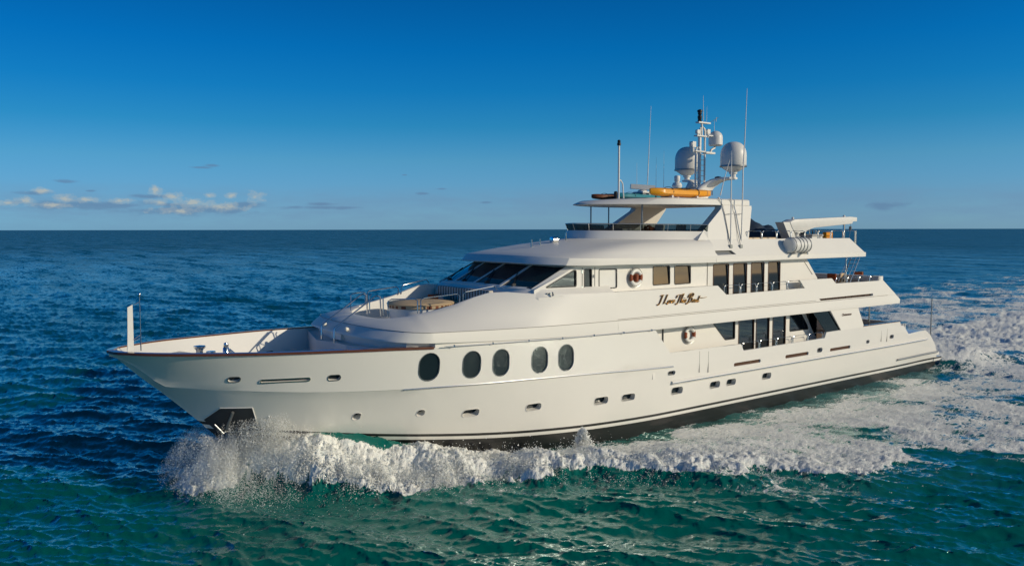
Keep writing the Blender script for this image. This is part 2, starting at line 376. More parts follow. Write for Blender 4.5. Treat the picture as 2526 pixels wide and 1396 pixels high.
t.links.new(Mth(t, 'MULTIPLY_ADD', dark, .2, .3), b.inputs['Roughness'])
hull = mesh('hull', V, F, HULLM, Y, ang=24)

# ---- openings in the shell plating: (u0, u1, v0, v1, corner, depth, kind)
def hitx(u, v):
    """where the sight line meets the port side of the hull"""
    yy = 3.9
    for _ in range(30):
        p = P(u, v, 'y', -yy); yy = .5*yy+.5*hy(p.x, p.z)
    return P(u, v, 'y', -yy)
PORTS = []
for (a, b_, c, d) in [(1034, 1084, 871, 939), (1142, 1186, 866, 932), (1216, 1256, 861, 927), (1312, 1351, 855, 920), (1378, 1415, 849.5, 914)]: PORTS.append((a, b_, c, d, 'oval', .07))
for (a, b_, c, d) in [(562, 593, 930, 942), (809, 840, 925, 938)]: PORTS.append((a, b_, c, d, 'oval', .16))
PORTS.append((643, 765, 934, 942, 'slot', .16))
for (a, b_, c, d) in [(870, 890, 1018, 1035), (1028, 1048, 1010, 1026), (1141, 1182, 1009, 1027), (1298, 1335, 995, 1012), (1466, 1500, 979, 997), (1534, 1566, 971, 988), (1656, 1684, 954, 972), (1751, 1776, 940, 957), (1792, 1815, 934, 950), (1880, 1902, 919, 935)]: PORTS.append((a, b_, c, d, 'port', .26))
for (a, b_, c, d) in [(1811, 1877, 890, 899), (1938, 1995, 871, 880), (2048, 2098, 855, 863)]: PORTS.append((a, b_, c, d, 'scupper', .10))
for (a, b_, c, d) in [(1648, 1665, 915, 924), (2016, 2028, 858, 868), (2195, 2204, 826, 834), (2137, 2144, 839, 846)]: PORTS.append((a, b_, c, d, 'fairlead', .12))
cut = MB(); later = []
for (a, b_, c, d, kind, dep) in PORTS:
    cu_, cv_ = (a+b_)/2, (c+d)/2
    p = hitx(cu_, cv_)
    x, z = p.x, p.z; e = .1
    tx = Vector((2*e, -(hy(x+e, z)-hy(x-e, z)), 0)).normalized(); tz = Vector((0, -(hy(x, z+e)-hy(x, z-e)), 2*e)).normalized()
    nn = tx.cross(tz).normalized();  nn = nn if nn.y < 0 else -nn
    # metric size from the pixel box
    dep_ = (p-CAM).dot(CF)/F_; wpx = CR.dot(tx); hh = (d-c)*dep_; 
    w = (b_-a)*dep_/max(.2, abs(wpx-(cu_-W_/2)/F_*CF.dot(tx)))
    vd = (p-CAM).normalized(); hh = hh/max(.5, abs(CU.dot(tz)+(cv_-H_/2)/F_*CF.dot(tz)))
    if kind in ('slot', 'scupper'): hh = hh*.95
    q = hull
    c0 = Vector((x, -hy(x, z), z))
    for sgn in (-1, 1):
        fl = lambda vv: Vector((vv.x, vv.y*(-sgn), vv.z))
        r = min(w, hh)*.5 if kind in ('oval', 'slot', 'fairlead') else min(w, hh)*.42
        r = r*.985; poly = [(sx_*(w/2-r)+r*math.cos(a_), sy_*(hh/2-r)+r*math.sin(a_)) for sx_, sy_, a0_ in ((1, 1, 0), (-1, 1, 90), (-1, -1, 180), (1, -1, 270)) for a_ in [R(a0_+18*i_) for i_ in range(6)]]
        k = len(poly); V2 = [fl(c0+tx*pa+tz*pb+nn*.4) for pa, pb in poly]+[fl(c0+tx*pa+tz*pb-nn*dep) for pa, pb in poly]
        cut.add(V2, [tuple(range(k)), tuple(range(2*k-1, k-1, -1))]+[(i, i+k, (i+1) % k+k, (i+1) % k) for i in range(k)])
        later.append((kind, c0, tx, tz, nn, w, hh, dep, poly, fl, sgn))
cme = mesh('cutter', cut.V, cut.F, None, None, smooth=False)
md = hull.modifiers.new('b', 'BOOLEAN'); md.operation = 'DIFFERENCE'; md.solver = 'EXACT'; md.object = cme
dg = bpy.context.evaluated_depsgraph_get(); dg.update()
nme = bpy.data.meshes.new_from_object(hull.evaluated_get(dg)); hull.modifiers.clear(); om = hull.data
if len(nme.polygons) > len(om.polygons)*.8:
    hull.data = nme; nme.name = 'hull'; nme.materials.clear(); nme.materials.append(HULLM)
    nme.polygons.foreach_set('use_smooth', [True]*len(nme.polygons)); nme.set_sharp_from_angle(angle=R(24))
print('HULL polys', len(om.polygons), len(nme.polygons))
bpy.data.objects.remove(cme)
for (kind, c0, tx, tz, nn, w, hh, dep, poly, fl, sgn) in later:
    base = dep-.012
    def f3(pa, pb, t, off): return fl(c0+tx*pa+tz*pb-nn*(off+t))
    big = offset(poly, .004)
    if kind in ('oval', 'port'):
        o = panel('porthole', big, [], 0, .02, GLASS, Y, fn=lambda a, b, t: f3(a, b, t, base-.02))
        ring = panel('frame', offset(poly, .018 if kind == 'oval' else .012), [offset(poly, -.002)], 0, .02, GREYM if kind == 'oval' else WHITE, o, fn=lambda a, b, t: f3(a, b, t, -.014))
    elif kind == 'slot' or kind == 'fairlead':
        o = panel('fairlead' if kind == 'fairlead' else 'ventilation_slot', big, [], 0, .02, BLACK, Y, fn=lambda a, b, t: f3(a, b, t, base-.02))
        ring = panel('frame', offset(poly, .02), [offset(poly, -.004)], 0, .02, STEEL, o, fn=lambda a, b, t: f3(a, b, t, -.013))
    else:
        o = panel('freeing_port', big, [], 0, .02, REDBR if False else BRONZE, Y, fn=lambda a, b, t: f3(a, b, t, base-.02))

# ---- cap rail, mouldings
def hullpath(x0, x1, n, zf, off=0, sgn=-1): return [(x, sgn*(hy(x, zf(x))+off), zf(x)) for x in np.linspace(x0, x1, n)]
cr = MB(); prof = []
xa = [.0, .05, .12, .2, .35, .5, .8, 1.2]+[1.6+.4*i for i in range(22)]
xa = [x for x in xa if x < 9.35]+[9.38]
for sgn in (-1, 1):
    V = []; F = []
    for x in xa:
        yc = ip(x, T_YC); zc = lin(x, T_ZC); o_, i_ = yc+.035, max(yc-.17, .015)
        if x == 0: o_ = .08
        V += [(x-.05*(x < .3), sgn*o_, zc-.045), (x-.05*(x < .3), sgn*o_, zc+.035), (x+(.0 if x > .3 else .10), sgn*i_, zc+.045), (x+(.0 if x > .3 else .10), sgn*i_, zc+.001)]
    for i in range(len(xa)-1):
        for k in range(4): F.append((i*4+k, i*4+(k+1) % 4, (i+1)*4+(k+1) % 4, (i+1)*4+k))
    F += [(0, 1, 2, 3), tuple(len(V)-4+k for k in range(4))]
    cr.add(V, F)
cr.box(-.06, .12, -.085, .085, 4.70, 4.785)
cr.build('cap_rail', TEAK, Y, ang=30)
for sgn in (-1, 1):
    m = MB(); m.tube([(x, sgn*(hy(x, ip(x, T_ZK)-.03)+.045), ip(x, T_ZK)+.02) for x in np.linspace(8.4, 21.3, 24)], .035)
    m.build('rubbing_strake', STEEL, Y)
    m = MB()
    pts = [(x, sgn*(hy(x, 1.86)+.02), 1.86) for x in np.linspace(21.3, 44.0, 30)]
    m.tube(pts, .085, 10); m.build('fender_rail', WHITE, Y)
    m = MB(); m.tube([(p[0], p[1]+sgn*.075, p[2]-.01) for p in pts], .022, 6); m.build('rail_band', STEEL, Y)
    m = MB(); m.tube([(x, sgn*(hy(x, .95)+.04), .93) for x in np.linspace(40.6, 45.55, 8)], .06, 8); m.build('stern_fender', GREYM, Y)
    # stainless grab rail under the upper deck band
    m = MB(); rp = [(x, sgn*4.09, lin(x, T_ZC)+.05) for x in np.linspace(9.7, 20.1, 12)]
    m.tube(rp, .022, 8)
    for x in np.linspace(10.1, 19.9, 7): m.tube([(x, sgn*3.97, lin(x, T_ZC)+.03), (x, sgn*4.09, lin(x, T_ZC)+.05)], .02, 6); m.lathe((x, sgn*4.09, lin(x, T_ZC)+.01), [(.035, 0), (.035, .08)], 8)
    m.build('grab_rail', STEEL, Y)
# engraved boarding gate seams
for (u0, u1, ty_, by_) in ((1726, 1748, 862, 918), (2175, 2189, 806, 842)):
    for uu in (u0, u1):
        m = MB()
        a = hitx(uu, ty_+4); b2 = hitx(uu, by_); m.box(a.x-.008, a.x+.008, -hy(a.x, 2.6)-.004, -hy(a.x, 2.6)+.02, b2.z, a.z)
        m.build('gate_seam', SEAM, Y, smooth=False)
# swim platform and stern corner
m = MB(); pl = fillet([(44.9, -3.7), (46.35, -3.6), (46.55, -3.2), (46.55, 3.2), (46.35, 3.6), (44.9, 3.7)], .3)
pf = MB(); k = len(pl); pf.add([(a, b, .70) for a, b in pl]+[(a, b, .86) for a, b in pl], [tuple(range(k))[::-1], tuple(range(k, 2*k))]+[(i, (i+1) % k, (i+1) % k+k, i+k) for i in range(k)])
pf.build('swim_platform', DECKW, Y, ang=30)
m.box(45.3, 46.3, -3.72, 3.72, .35, .60); m.build('transom_ledge', HULLM, Y)
# stainless flagstaff and bollards at the stern
m = MB(); m.tube([(45.55, -3.35, 1.2), (45.62, -3.35, 4.2)], [.045, .035], 8); m.build('stern_pole', GREYM, Y)
for (x, y) in ((43.0, -2.9), (43.25, -2.9), (45.0, -3.3)): m = MB(); m.lathe((x, y, 1.3 if x > 44 else 2.3), [(.05, 0), (.05, .42), (.065, .44), (.065, .48)], 10); m.build('stern_bollard', PLASTW, Y)

# ---- anchor pocket on the bow flare
p0 = [(501, 1034), (542, 1006), (622, 1005), (640, 1062), (560, 1085)]
def flare(a, b, off):                                           # plate lying on the flare
    y = hy(a, b); return Vector((a, -(y+off), b))
pp = [hitx(u_, v_) for u_, v_ in p0]
poly = [(q.x, q.z) for q in pp]
mid = Vector((sum(q[0] for q in poly)/5, sum(q[1] for q in poly)/5))
m = MB(); V = []; F = []
def dense(poly, n=6):
    o = []
    for i in range(len(poly)):
        a = Vector(poly[i]); b = Vector(poly[(i+1) % len(poly)])
        for j in range(n): o.append(tuple(a.lerp(b, j/n)))
    return o
for sgn in (-1, 1):
    dp = dense(poly); L = len(dp); VV = []; FF = []
    for ri, sc in enumerate((1.0, .75, .5, .25)):
        for (a, b) in dp:
            q = mid+(Vector((a, b))-mid)*sc; w = flare(q.x, q.y, .012+.0*ri); VV.append((w.x, w.y*(-sgn), w.z))
    w = flare(mid.x, mid.y, .012); VV.append((w.x, w.y*(-sgn), w.z))
    for ri in range(3):
        for i in range(L): FF.append((ri*L+i, ri*L+(i+1) % L, (ri+1)*L+(i+1) % L, (ri+1)*L+i))
    for i in range(L): FF.append((3*L+i, 3*L+(i+1) % L, 4*L))
    m.add(VV, FF)
PKT = mat('pocket_plate', (.03, .038, .045), .35, metal=.2, var=.3, scale=2.5)
ap = m.build('anchor_pocket', PKT, Y, ang=60)
m = MB()
for i in range(1, 3):
    a, b = poly[i-1 if i == 1 else i-1], poly[i]
a = Vector(poly[0]); b = Vector(poly[1]); c = Vector(poly[2])
for s0, s1 in ((a, b), (b, c), (c, Vector(poly[3]))):
    m.tube([flare(s0.lerp(s1, t_).x, s0.lerp(s1, t_).y, .012) for t_ in np.linspace(0, 1, 5)], .018, 6)
m.build('pocket_rim', HULLM, ap)
an = MB(); ax_, az_ = poly[1][0]+.35, poly[1][1]-.15
q0 = flare(ax_, az_, .10); q1 = flare(ax_-.05, az_-.75, .14)
an.tube([q0, q1], .05, 8); an.tube([q1+Vector((-.35, 0, .28)), q1+Vector((-.1, -.05, -.05)), q1, q1+Vector((.12, 0, -.05)), q1+Vector((.4, .1, .25))], [.02, .05, .07, .05, .02], 8)
an.build('anchor', GREYM, Y)

# ---- bow platform, foredeck fittings
m = MB(); zb = 4.32
pb = [(.75, .0)]+[(x, -max(.02, hy(x, 4.25)-.22)) for x in (.76, 1, 1.3, 1.7, 2.1, 2.5)]+[(2.75, -.9), (2.7, 0)]
sym([[(x+.05, y*.8, zb-.10) for x, y in pb], [(x, y, zb) for x, y in pb]], 'bow_platform', DECKW, Y)
for y0 in (.55, .95): m = MB(); m.box(2.0, 2.5, y0, y0+.07, zb+.001, zb+.012); m.build('platform_slot', BLACK, Y, smooth=False)
m = MB()
for (x, y) in ((1.05, 0), ):
    pass
jp = fillet([(.50, 0), (.50+.26, 0)], .01) if False else None
# jackstaff: a white blade with a light on a steel pole behind it
a0, a1 = P(323, 866, 'y', 0), P(325, 757, 'y', 0)
panel('bow_blade', [(.53, 4.70), (.72, 4.70), (.72, 6.16), (.57, 6.08), (.55, 5.3)], [], -.035, .07, PLASTW, Y)
m = MB(); m.tube([(.93, 0, 4.68), (.93, 0, 6.4)], .018, 8); m.lathe((.93, 0, 6.4), [(.03, 0), (.045, .03), (.045, .09), (.02, .13)], 10)
m.tube([(.78, 0, 6.16), (.93, 0, 6.24)], .014, 6); m.tube([(.70, -.02, 5.05), (.93, 0, 5.2)], .02, 6); m.tube([(.70, -.02, 5.0), (.95, 0, 5.1)], .015, 6)
m.build('bow_light_staff', STEEL, Y)
# windlasses
def capstan(name, c, s, kind):
    m = MB()
    if kind == 0:
        m.lathe(c, [(.17*s, 0), (.17*s, .06), (.12*s, .10), (.10*s, .34*s), (.12*s, .5*s), (.19*s, .56*s), (.19*s, .62*s), (.06, .64*s)], 20)
        m.lathe(Vector(c)+Vector((.32, -.15, 0)), [(.14, 0), (.12, .05), (.09, .3), (.15, .38), (.15, .43)], 16)
        m.box(c[0]-.25, c[0]+.55, c[1]-.3, c[1]+.2, c[2]-.02, c[2]+.05)
    else:
        m.lathe(c, [(.32, 0), (.3, .08), (.16, .12), (.12, .3), (.1, .52), (.06, .56)], 18); m.lathe(Vector(c)+Vector((0, 0, .5)), [(.02, 0), (.075, .04), (.09, .1), (.07, .18), (.02, .2)], 14)
        m.tube([Vector(c)+Vector((.1, 0, .45)), Vector(c)+Vector((.3, -.1, .25)), Vector(c)+Vector((.5, -.1, .06))], .05, 8)
    return m.build(name, STEEL, Y)
w1 = P(492, 853, 'y', .15); capstan('windlass', (w1.x, w1.y, w1.z-.62), 1.0, 0)
w2 = P(557, 846, 'y', .2); capstan('chain_stopper', (w2.x, w2.y, w2.z-.68), 1.0, 1)
m = MB(); m.box(2.9, 5.6, -.6, .9, 3.74, 3.86); m.build('windlass_plinth', DECKW, Y)
# raised stairhead ahead of the deckhouse
pst = [(7.95, 3.62), (7.05, .60), (7.35, -.35), (7.35, -1.3), (8.3, -3.5), (8.7, -3.6), (8.7, 3.7)]
k = len(pst); m = MB(); m.add([(a, b, 3.74) for a, b in pst]+[(a, b, 4.44) for a, b in pst], [tuple(range(k)), tuple(range(k, 2*k))]+[(i, (i+1) % k, (i+1) % k+k, i+k) for i in range(k)])
m.build('stairhead', DECKW, Y, smooth=False)
m = MB(); m.lathe((5.9, 1.2, 3.75), [(.3, 0), (.3, .1), (.22, .14), (.2, .12)], 20); m.build('deck_hatch', BLACK, Y)

# ---- nose of the superstructure: upper deck band, knuckle and the raked coaming round the lounge
XS = [9.2, 9.35, 9.45, 9.8, 10.5, 11.2, 12, 12.6, 13.2, 14, 15, 16, 17, 18]
front = [(7.42, 0), (7.44, -.8), (7.52, -1.5), (7.62, -2.15), (7.75, -2.7), (7.93, -3.15), (8.18, -3.52), (8.50, -3.78), (8.86, -3.93)]
def zL1(x): return ip(x, [(7, 5.10), (8.4, 5.03), (15, 4.84), (21, 4.79), (41, 4.77)])
def zL2(x): return ip(x, [(7, 4.80), (8.0, 4.72), (15, 4.38), (21, 4.27), (41, 4.25)])
bodyy = lambda x: -(ip(x, T_YC)-(.20 if x < 9.4 else .02))
R0 = [(x+.35*(i < 7), y*.93, 4.2) for i, (x, y) in enumerate(front)]+[(x, bodyy(x), lin(x, T_ZC)-.1) for x in XS]
R1 = [(x+.2*(i < 7), y*.95, zL2(x)-.02) for i, (x, y) in enumerate(front)]+[(x, bodyy(x)+.0, zL2(x)-.02) for x in XS]
R1b = [(x, y, zL2(x)) for x, y in front]+[(x, -4.04, zL2(x)) for x in XS]
R1c = [(x+.02, y, zL2(x)+.05) for x, y in front]+[(x, -4.05, zL2(x)+.05) for x in XS]
R2 = [(x+.40*(1 if i < 5 else (9.2-x)/1.3), y*1.0, zL1(x)) for i, (x, y) in enumerate(front)]+[(x, -4.03, zL1(x)) for x in XS]
R2b = [(x+.02, y*.995, z+.015) for x, y, z in R2[:9]]+[(x, -4.0, zL1(x)+.015) for x in XS]
INF = [(8.62, 0, 5.27), (8.62, -.5, 5.27), (8.64, -.95, 5.27), (8.70, -1.3, 5.29), (8.82, -1.6, 5.31), (8.95, -1.8, 5.33), (9.12, -1.97, 5.36), (9.28, -2.08, 5.38), (9.42, -2.16, 5.41)]
def inn(x):
    return (ip(x, [(8.6, 9.35), (9.2, 9.55), (9.35, 9.62), (9.45, 9.7), (9.8, 9.9), (10.5, 10.5), (11.2, 11.2), (18, 18)]), -ip(x, [(8.6, 2.15), (9.8, 2.40), (11.2, 2.50), (12, 2.55), (12.6, 2.65), (13.2, 2.95), (14, 3.42), (15, 3.72), (16, 3.88), (18, 3.96)]), ip(x, [(8.6, 5.40), (9.8, 5.50), (11.2, 5.75), (12, 5.98), (12.6, 6.12), (13.2, 6.14), (14, 6.06), (15, 6.01), (16, 5.99), (18, 5.96)]))
INS = [inn(x) for x in XS]
R3 = INF+INS
def bl(A, B, t, bulge=0): return [(a[0]+(b[0]-a[0])*t, a[1]+(b[1]-a[1])*t-bulge*(.5 if abs(a[1]) > 1 else 0), a[2]+(b[2]-a[2])*t+bulge) for a, b in zip(A, B)]
RM = [bl(R2b, R3, .3, .03), bl(R2b, R3, .6, .04), bl(R2b, R3, .85, .025)]
R4 = [(x+.10 if i < 9 else x, y*.94 if i < 9 else y+.12, z-.01) for i, (x, y, z) in enumerate(R3)]
R5 = [(x+.12, y, 4.92) for x, y, z in R4]
sym([R0, R1, R1b, R1c, R2, R2b]+RM+[R3, R4, R5], 'forward_superstructure', WHITE, Y, ang=28)
for s_ in (-1, 1):
    MB().tube([(p[0]-.004, s_*-(p[1]-.006), p[2]+.004) for p in R2]+[(x, s_*4.036, zL1(x)+.004) for x in range(19, 40)], .009, 5).build('knuckle_groove', SEAM, Y)
# upper deck band from x = 18 aft
bx = [18]+[19+i for i in range(21)]+[40.05]
A0 = [(x, -4.04, zL2(x)) for x in bx]+[(40.42, -4.0, zL2(40)), (40.5, -3.6, zL2(40)), (40.5, 0, zL2(40))]
A1 = [(x, -4.05, zL2(x)+.05) for x in bx]+[(40.45, -4.0, zL2(40)+.05), (40.53, -3.6, zL2(40)+.05), (40.53, 0, zL2(40)+.05)]
A1b = [(x, -4.05, zL1(x)-.30 if x < 40 else 4.48) for x in bx]+[(40.45, -4.0, 4.48), (40.53, -3.6, 4.48), (40.53, 0, 4.48)]
A2 = [(x, -4.03, zL1(x)) for x in bx[:-1]]+[(39.9, -4.03, 4.77), (39.95, -4.0, 4.77), (40.0, -3.6, 4.77), (40.0, 0, 4.77)]
A3 = [(x, y+.03 if y < -.1 else 0, z+.012) for x, y, z in A2]
sym([A0, A1, A1b, A2, A3], 'upper_deck', WHITE, Y, ang=22)
m = MB(); m.box(24.5, 40.0, -3.85, 3.85, 4.80, 4.85); m.build('upper_deck_planking', TEAKD, Y, smooth=False)
# upper deck bulwark, both sides
L3 = [(18, 4.80), (39.9, 4.78), (38.55, 5.62), (33.85, 5.65), (33.5, 5.93), (30.62, 5.95), (31.05, 5.53), (24.9, 5.51), (24.3, 5.95), (18, 5.96)]
slot = fillet([(32.28, 4.86), (32.5, 4.75), (37.53, 4.72+.02), (37.53, 4.88)], .02)
for sgn, nm in ((-1, 'port'), (1, 'stbd')):
    pl = [(18, 4.80), (39.95, 4.785), (38.6, 5.62), (33.85, 5.65), (33.48, 5.93), (30.62, 5.95), (31.05, 5.53), (24.9, 5.51), (24.3, 5.95), (18, 5.96)]
    sl = [(32.30, 4.93), (32.45, 4.82), (37.50, 4.82), (37.50, 4.95)]
    ym = lambda a, b, s=sgn: s*(4.005-.04*(b-4.8)/1.15)
    o = panel('upper_bulwark', pl, [sl], 0, .12, WHITE, Y, ymap=ym, flip=-sgn)
    m = MB()
    for i in range(8): m.box(32.5+i*.62, 32.5+i*.62+.06, sgn*3.86-.03, sgn*3.86+.03, 4.80, 4.97)
    m.box(32.3, 37.5, sgn*3.84-.01, sgn*3.84+.01, 4.81, 4.97); m.build('scupper_grille', BRONZE, o, smooth=False)
    # capping end ledges of the cut-out
    m = MB(); m.tube([(18.0+.0, sgn*4.03, 4.985-.13+.0), (32, sgn*4.03, 4.86)], .006, 5); m.build('panel_seam', SEAM, Y)

# ---- wheelhouse and upper deck house
UH = 3.45
WB = [(13.62, 0, 6.27), (13.66, -.85, 6.26), (13.76, -1.75, 6.24), (13.92, -2.55, 6.22), (14.12, -3.2, 6.20), (14.45, -UH, 6.20), (15.2, -UH, 6.20), (16.5, -UH, 6.20), (18, -UH, 6.2)]
WT = [(15.38, 0, 7.10), (15.42, -.85, 7.10), (15.52, -1.75, 7.09), (15.70, -2.55, 7.06), (15.95, -3.2, 7.05), (16.30, -UH, 7.04), (16.5, -UH, 7.04), (17.2, -UH, 7.04), (18, -UH, 7.04)]
SK = [(13.30, 0, 5.9), (13.32, -.9, 5.9), (13.40, -1.8, 5.9), (13.52, -2.6, 5.9), (13.75, -3.3, 5.9), (14.2, -3.62, 5.9), (15.2, -3.8, 5.93), (16.5, -3.85, 5.93), (18, -3.88, 5.93)]
SK0 = [(x, y, 4.9) for x, y, z in SK]
SKm = [(a[0]*.55+b[0]*.45-.05, a[1]*.55+b[1]*.45, a[2]*.5+b[2]*.5-.02) for a, b in zip(SK, WB)]
sym([SK0, SK, SKm, WB], 'wheelhouse_skirt', WHITE, Y, ang=25)
def onW(i, j, t, s, off=0.):
    """point on the raked front: between base points i and j at t, height s"""
    b = Vector(WB[i]).lerp(Vector(WB[j]), t); q = Vector(WT[i]).lerp(Vector(WT[j]), t); return b.lerp(q, s)
# windscreen: panes along the path y = ±(0 .. 3.2)
def wpath(y, s):
    ys = [-p[1] for p in WB[:6]]; a = abs(y)
    def at(Pn): return Vector((np.interp(a, ys, [p[0] for p in Pn[:6]]), 0, np.interp(a, ys, [p[2] for p in Pn[:6]])))
    q = at(WB).lerp(at(WT), s); q.y = y; return q
panes = [(-3.22, -1.72), (-1.62, -.05), (.05, 1.62), (1.72, 3.22)]
def strip(y0, y1, s0, s1, off, n=5, th=.03):
    V = []; F = []
    for i in range(n+1):
        y = y0+(y1-y0)*i/n
        a, b = wpath(y, s0), wpath(y, s1); nr = Vector((-.85, y/6, 2.0)).normalized()
        for o_ in (off, off-th):
            V += [a+nr*o_, b+nr*o_]
    for i in range(n):
        k = i*4; l = k+4; F += [(k, l, l+1, k+1), (k+2, k+3, l+3, l+2), (k, k+2, l+2, l), (k+1, l+1, l+3, k+3)]
    F += [(0, 1, 3, 2), (n*4, n*4+2, n*4+3, n*4+1)]
    return V, F
for (y0, y1) in panes:
    V, F = strip(y0, y1, .06, .90, .0, 5); o = mesh('windscreen_pane', V, F, GLASSW, Y, ang=50)
    m = MB()
    for (p0_, p1_, q0_, q1_) in ((y0, y1, .03, .07), (y0, y1, .88, .93)): m.add(*strip(p0_, p1_, q0_, q1_, .012, 5))
    m.add(*strip(y0-.0, y0+.035, .03, .93, .012, 1)); m.add(*strip(y1-.035, y1, .03, .93, .012, 1)); m.build('gasket', BLACK, o, smooth=False)
m = MB()
for (y0, y1) in ((-3.42, -3.23), (-1.75, -1.59), (-.07, .07), (1.59, 1.75), (3.23, 3.42)): m.add(*strip(y0, y1, 0, 1, .035, 2, .10))
m.add(*strip(-3.3, 3.3, -.03, .05, .03, 10, .1)); m.add(*strip(-3.3, 3.3, .92, 1.02, .01, 10, .06))
m.build('windscreen_frame', WHITE, Y, smooth=False)
for (y0, fl_) in ((-2.3, 1), (-.8, 1), (.9, 1), (2.4, 1)):
    a, b = wpath(y0, .08), wpath(y0+.75, .62); nr = Vector((-.4, 0, .92))*.05
    m = MB(); m.tube([a+nr, b+nr], .012, 6); m.tube([a+nr+Vector((0, .05, 0)), b+nr+Vector((0, .05, 0))], .01, 6); m.box(a.x-.1, a.x+.06, a.y-.06, a.y+.06, a.z+.0, a.z+.1); m.build('wiper', BLACK, Y)
# helm console glimpsed behind the glass
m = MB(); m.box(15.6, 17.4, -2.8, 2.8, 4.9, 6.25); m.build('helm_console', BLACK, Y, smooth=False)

def window(name, poly, y, parent, glass=GLASS, r=.06, sgn=-1, fr=.028, frm=BLACK, dep=.05, tilt=0.):
    g_ = fillet(poly, r)
    zc_ = sum(q[1] for q in g_)/len(g_)
    o = panel(name, offset(g_, .012), [], sgn*(y-dep), .02, glass, parent, ymap=(lambda a, b: sgn*(y-dep-tilt*(b-zc_))) if tilt else None, flip=-sgn)
    panel('frame', offset(g_, fr), [offset(g_, -.012)], sgn*(y+.012), dep, frm, o, flip=-sgn)
    return g_
HW = UH+.005
tri = XZ([(1347, 709), (1416, 667), (1421, 668), (1421, 706)], -UH)
doorw = XZ([(1442, 665), (1459, 664), (1459, 711), (1442, 714)], -UH)
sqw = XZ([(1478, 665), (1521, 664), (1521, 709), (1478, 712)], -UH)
w3 = [XZ([(1611, 658), (1652, 657), (1652, 700), (1611, 703)], -UH), XZ([(1664, 657), (1703, 656), (1703, 698), (1664, 701)], -UH)]
w4 = [[(a, 5.20), (b, 5.20), (b, 6.87), (a, 6.87)] for a, b in ((24.6, 25.7), (26.05, 27.05), (27.4, 28.4), (28.75, 29.7))]
hl = [(14.3, 6.05), (32.95, 5.0), (32.95, 5.97), (31.95, 7.04), (16.2, 7.04)]
hout = [(14.12, 6.05), (14.12, 5.9), (24.2, 5.9), (24.2, 4.86), (33.3, 4.86), (32.95, 5.95), (31.9, 7.04), (16.25, 7.04), (14.12, 6.19)]
for sgn in (-1, 1):
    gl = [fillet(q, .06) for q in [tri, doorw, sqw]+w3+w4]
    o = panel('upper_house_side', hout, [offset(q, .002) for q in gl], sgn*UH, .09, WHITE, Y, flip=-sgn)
    for q in w3: window('side_window', q, UH, Y, sgn=sgn, glass=GLASSU, tilt=.055)
    window('side_window', tri, UH, Y, sgn=sgn, glass=GLASSM)
    window('glare_white_window', sqw, UH, Y, glass=PLASTW, sgn=sgn, dep=.03)  # white pane: sun glare on this window painted as plain colour
    for q in w4: window('tall_window', q, UH, Y, sgn=sgn, frm=BRONZE, glass=GLASSU, tilt=.045)
    window('door_window', doorw, UH, Y, sgn=sgn, glass=GLASSU, tilt=.02)
    d0, d1 = P(1436, 690, 'y', -UH).x, P(1467, 690, 'y', -UH).x
    for xx in (d0, d1):
        m = MB(); m.box(xx-.008, xx+.008, sgn*(UH+.004)-.012, sgn*(UH+.004)+.012, 5.96, 6.98)
        m.build('door_seam', SEAM, Y, smooth=False)
    m = MB(); m.tube([(d1-.1, sgn*(UH+.05), 6.55), (d1-.1, sgn*(UH+.05), 6.68)], .02, 6); m.tube([(d1-.1, sgn*(UH), 6.6), (d1-.1, sgn*(UH+.05), 6.6)], .012, 6)
    m.build('door_handle', STEEL, Y)
    for zz in (6.1, 6.75): m = MB(); m.box(d0-.05, d0+.02, sgn*UH-.02, sgn*UH+.02, zz, zz+.14); m.build('door_hinge', STEEL, Y)
    m = MB(); m.tube([P(1984, 645, 'y', -UH-.01) if sgn < 0 else Vector((31.7, UH+.01, 6.8)), P(2004, 677, 'y', -UH-.01) if sgn < 0 else Vector((32.5, UH+.01, 6.1))], .012, 5); m.build('panel_seam', SEAM, Y)
    # ledge between bulwark top and house side
    m = MB(); m.box(16.8, 24.2, min(sgn*3.93, sgn*3.4), max(sgn*3.93, sgn*3.4), 5.80, 5.94); m.build('bulwark_ledge', WHITE, Y, smooth=False)
m = MB(); m.box(24.15, 24.2, -3.45, 3.45, 4.9, 7.0); m.build('upper_bulkhead', WHITE, Y, smooth=False); m = MB(); m.box(33.0, 33.05, -3.4, 3.4, 4.86, 5.9); m.build('upper_bulkhead', WHITE, Y, smooth=False)
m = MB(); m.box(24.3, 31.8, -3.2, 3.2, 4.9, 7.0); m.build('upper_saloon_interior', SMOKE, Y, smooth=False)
m = MB(); m.box(31.85, 31.95, -3.35, 3.35, 4.9, 7.0); m.build('upper_saloon_doors', GLASS, Y, smooth=False)
m = MB()
m.box(14.6, 14.8, -3.66, -3.58, 6.03, 6.07)
q = P(1365, 722, 'y', -3.8); m.lathe((q.x, -3.78, 5.96), [(.04, 0), (.04, .06), (.02, .08), (.05, .10), (.04, .15)], 10)
m.build('deck_light', GREYM, Y)

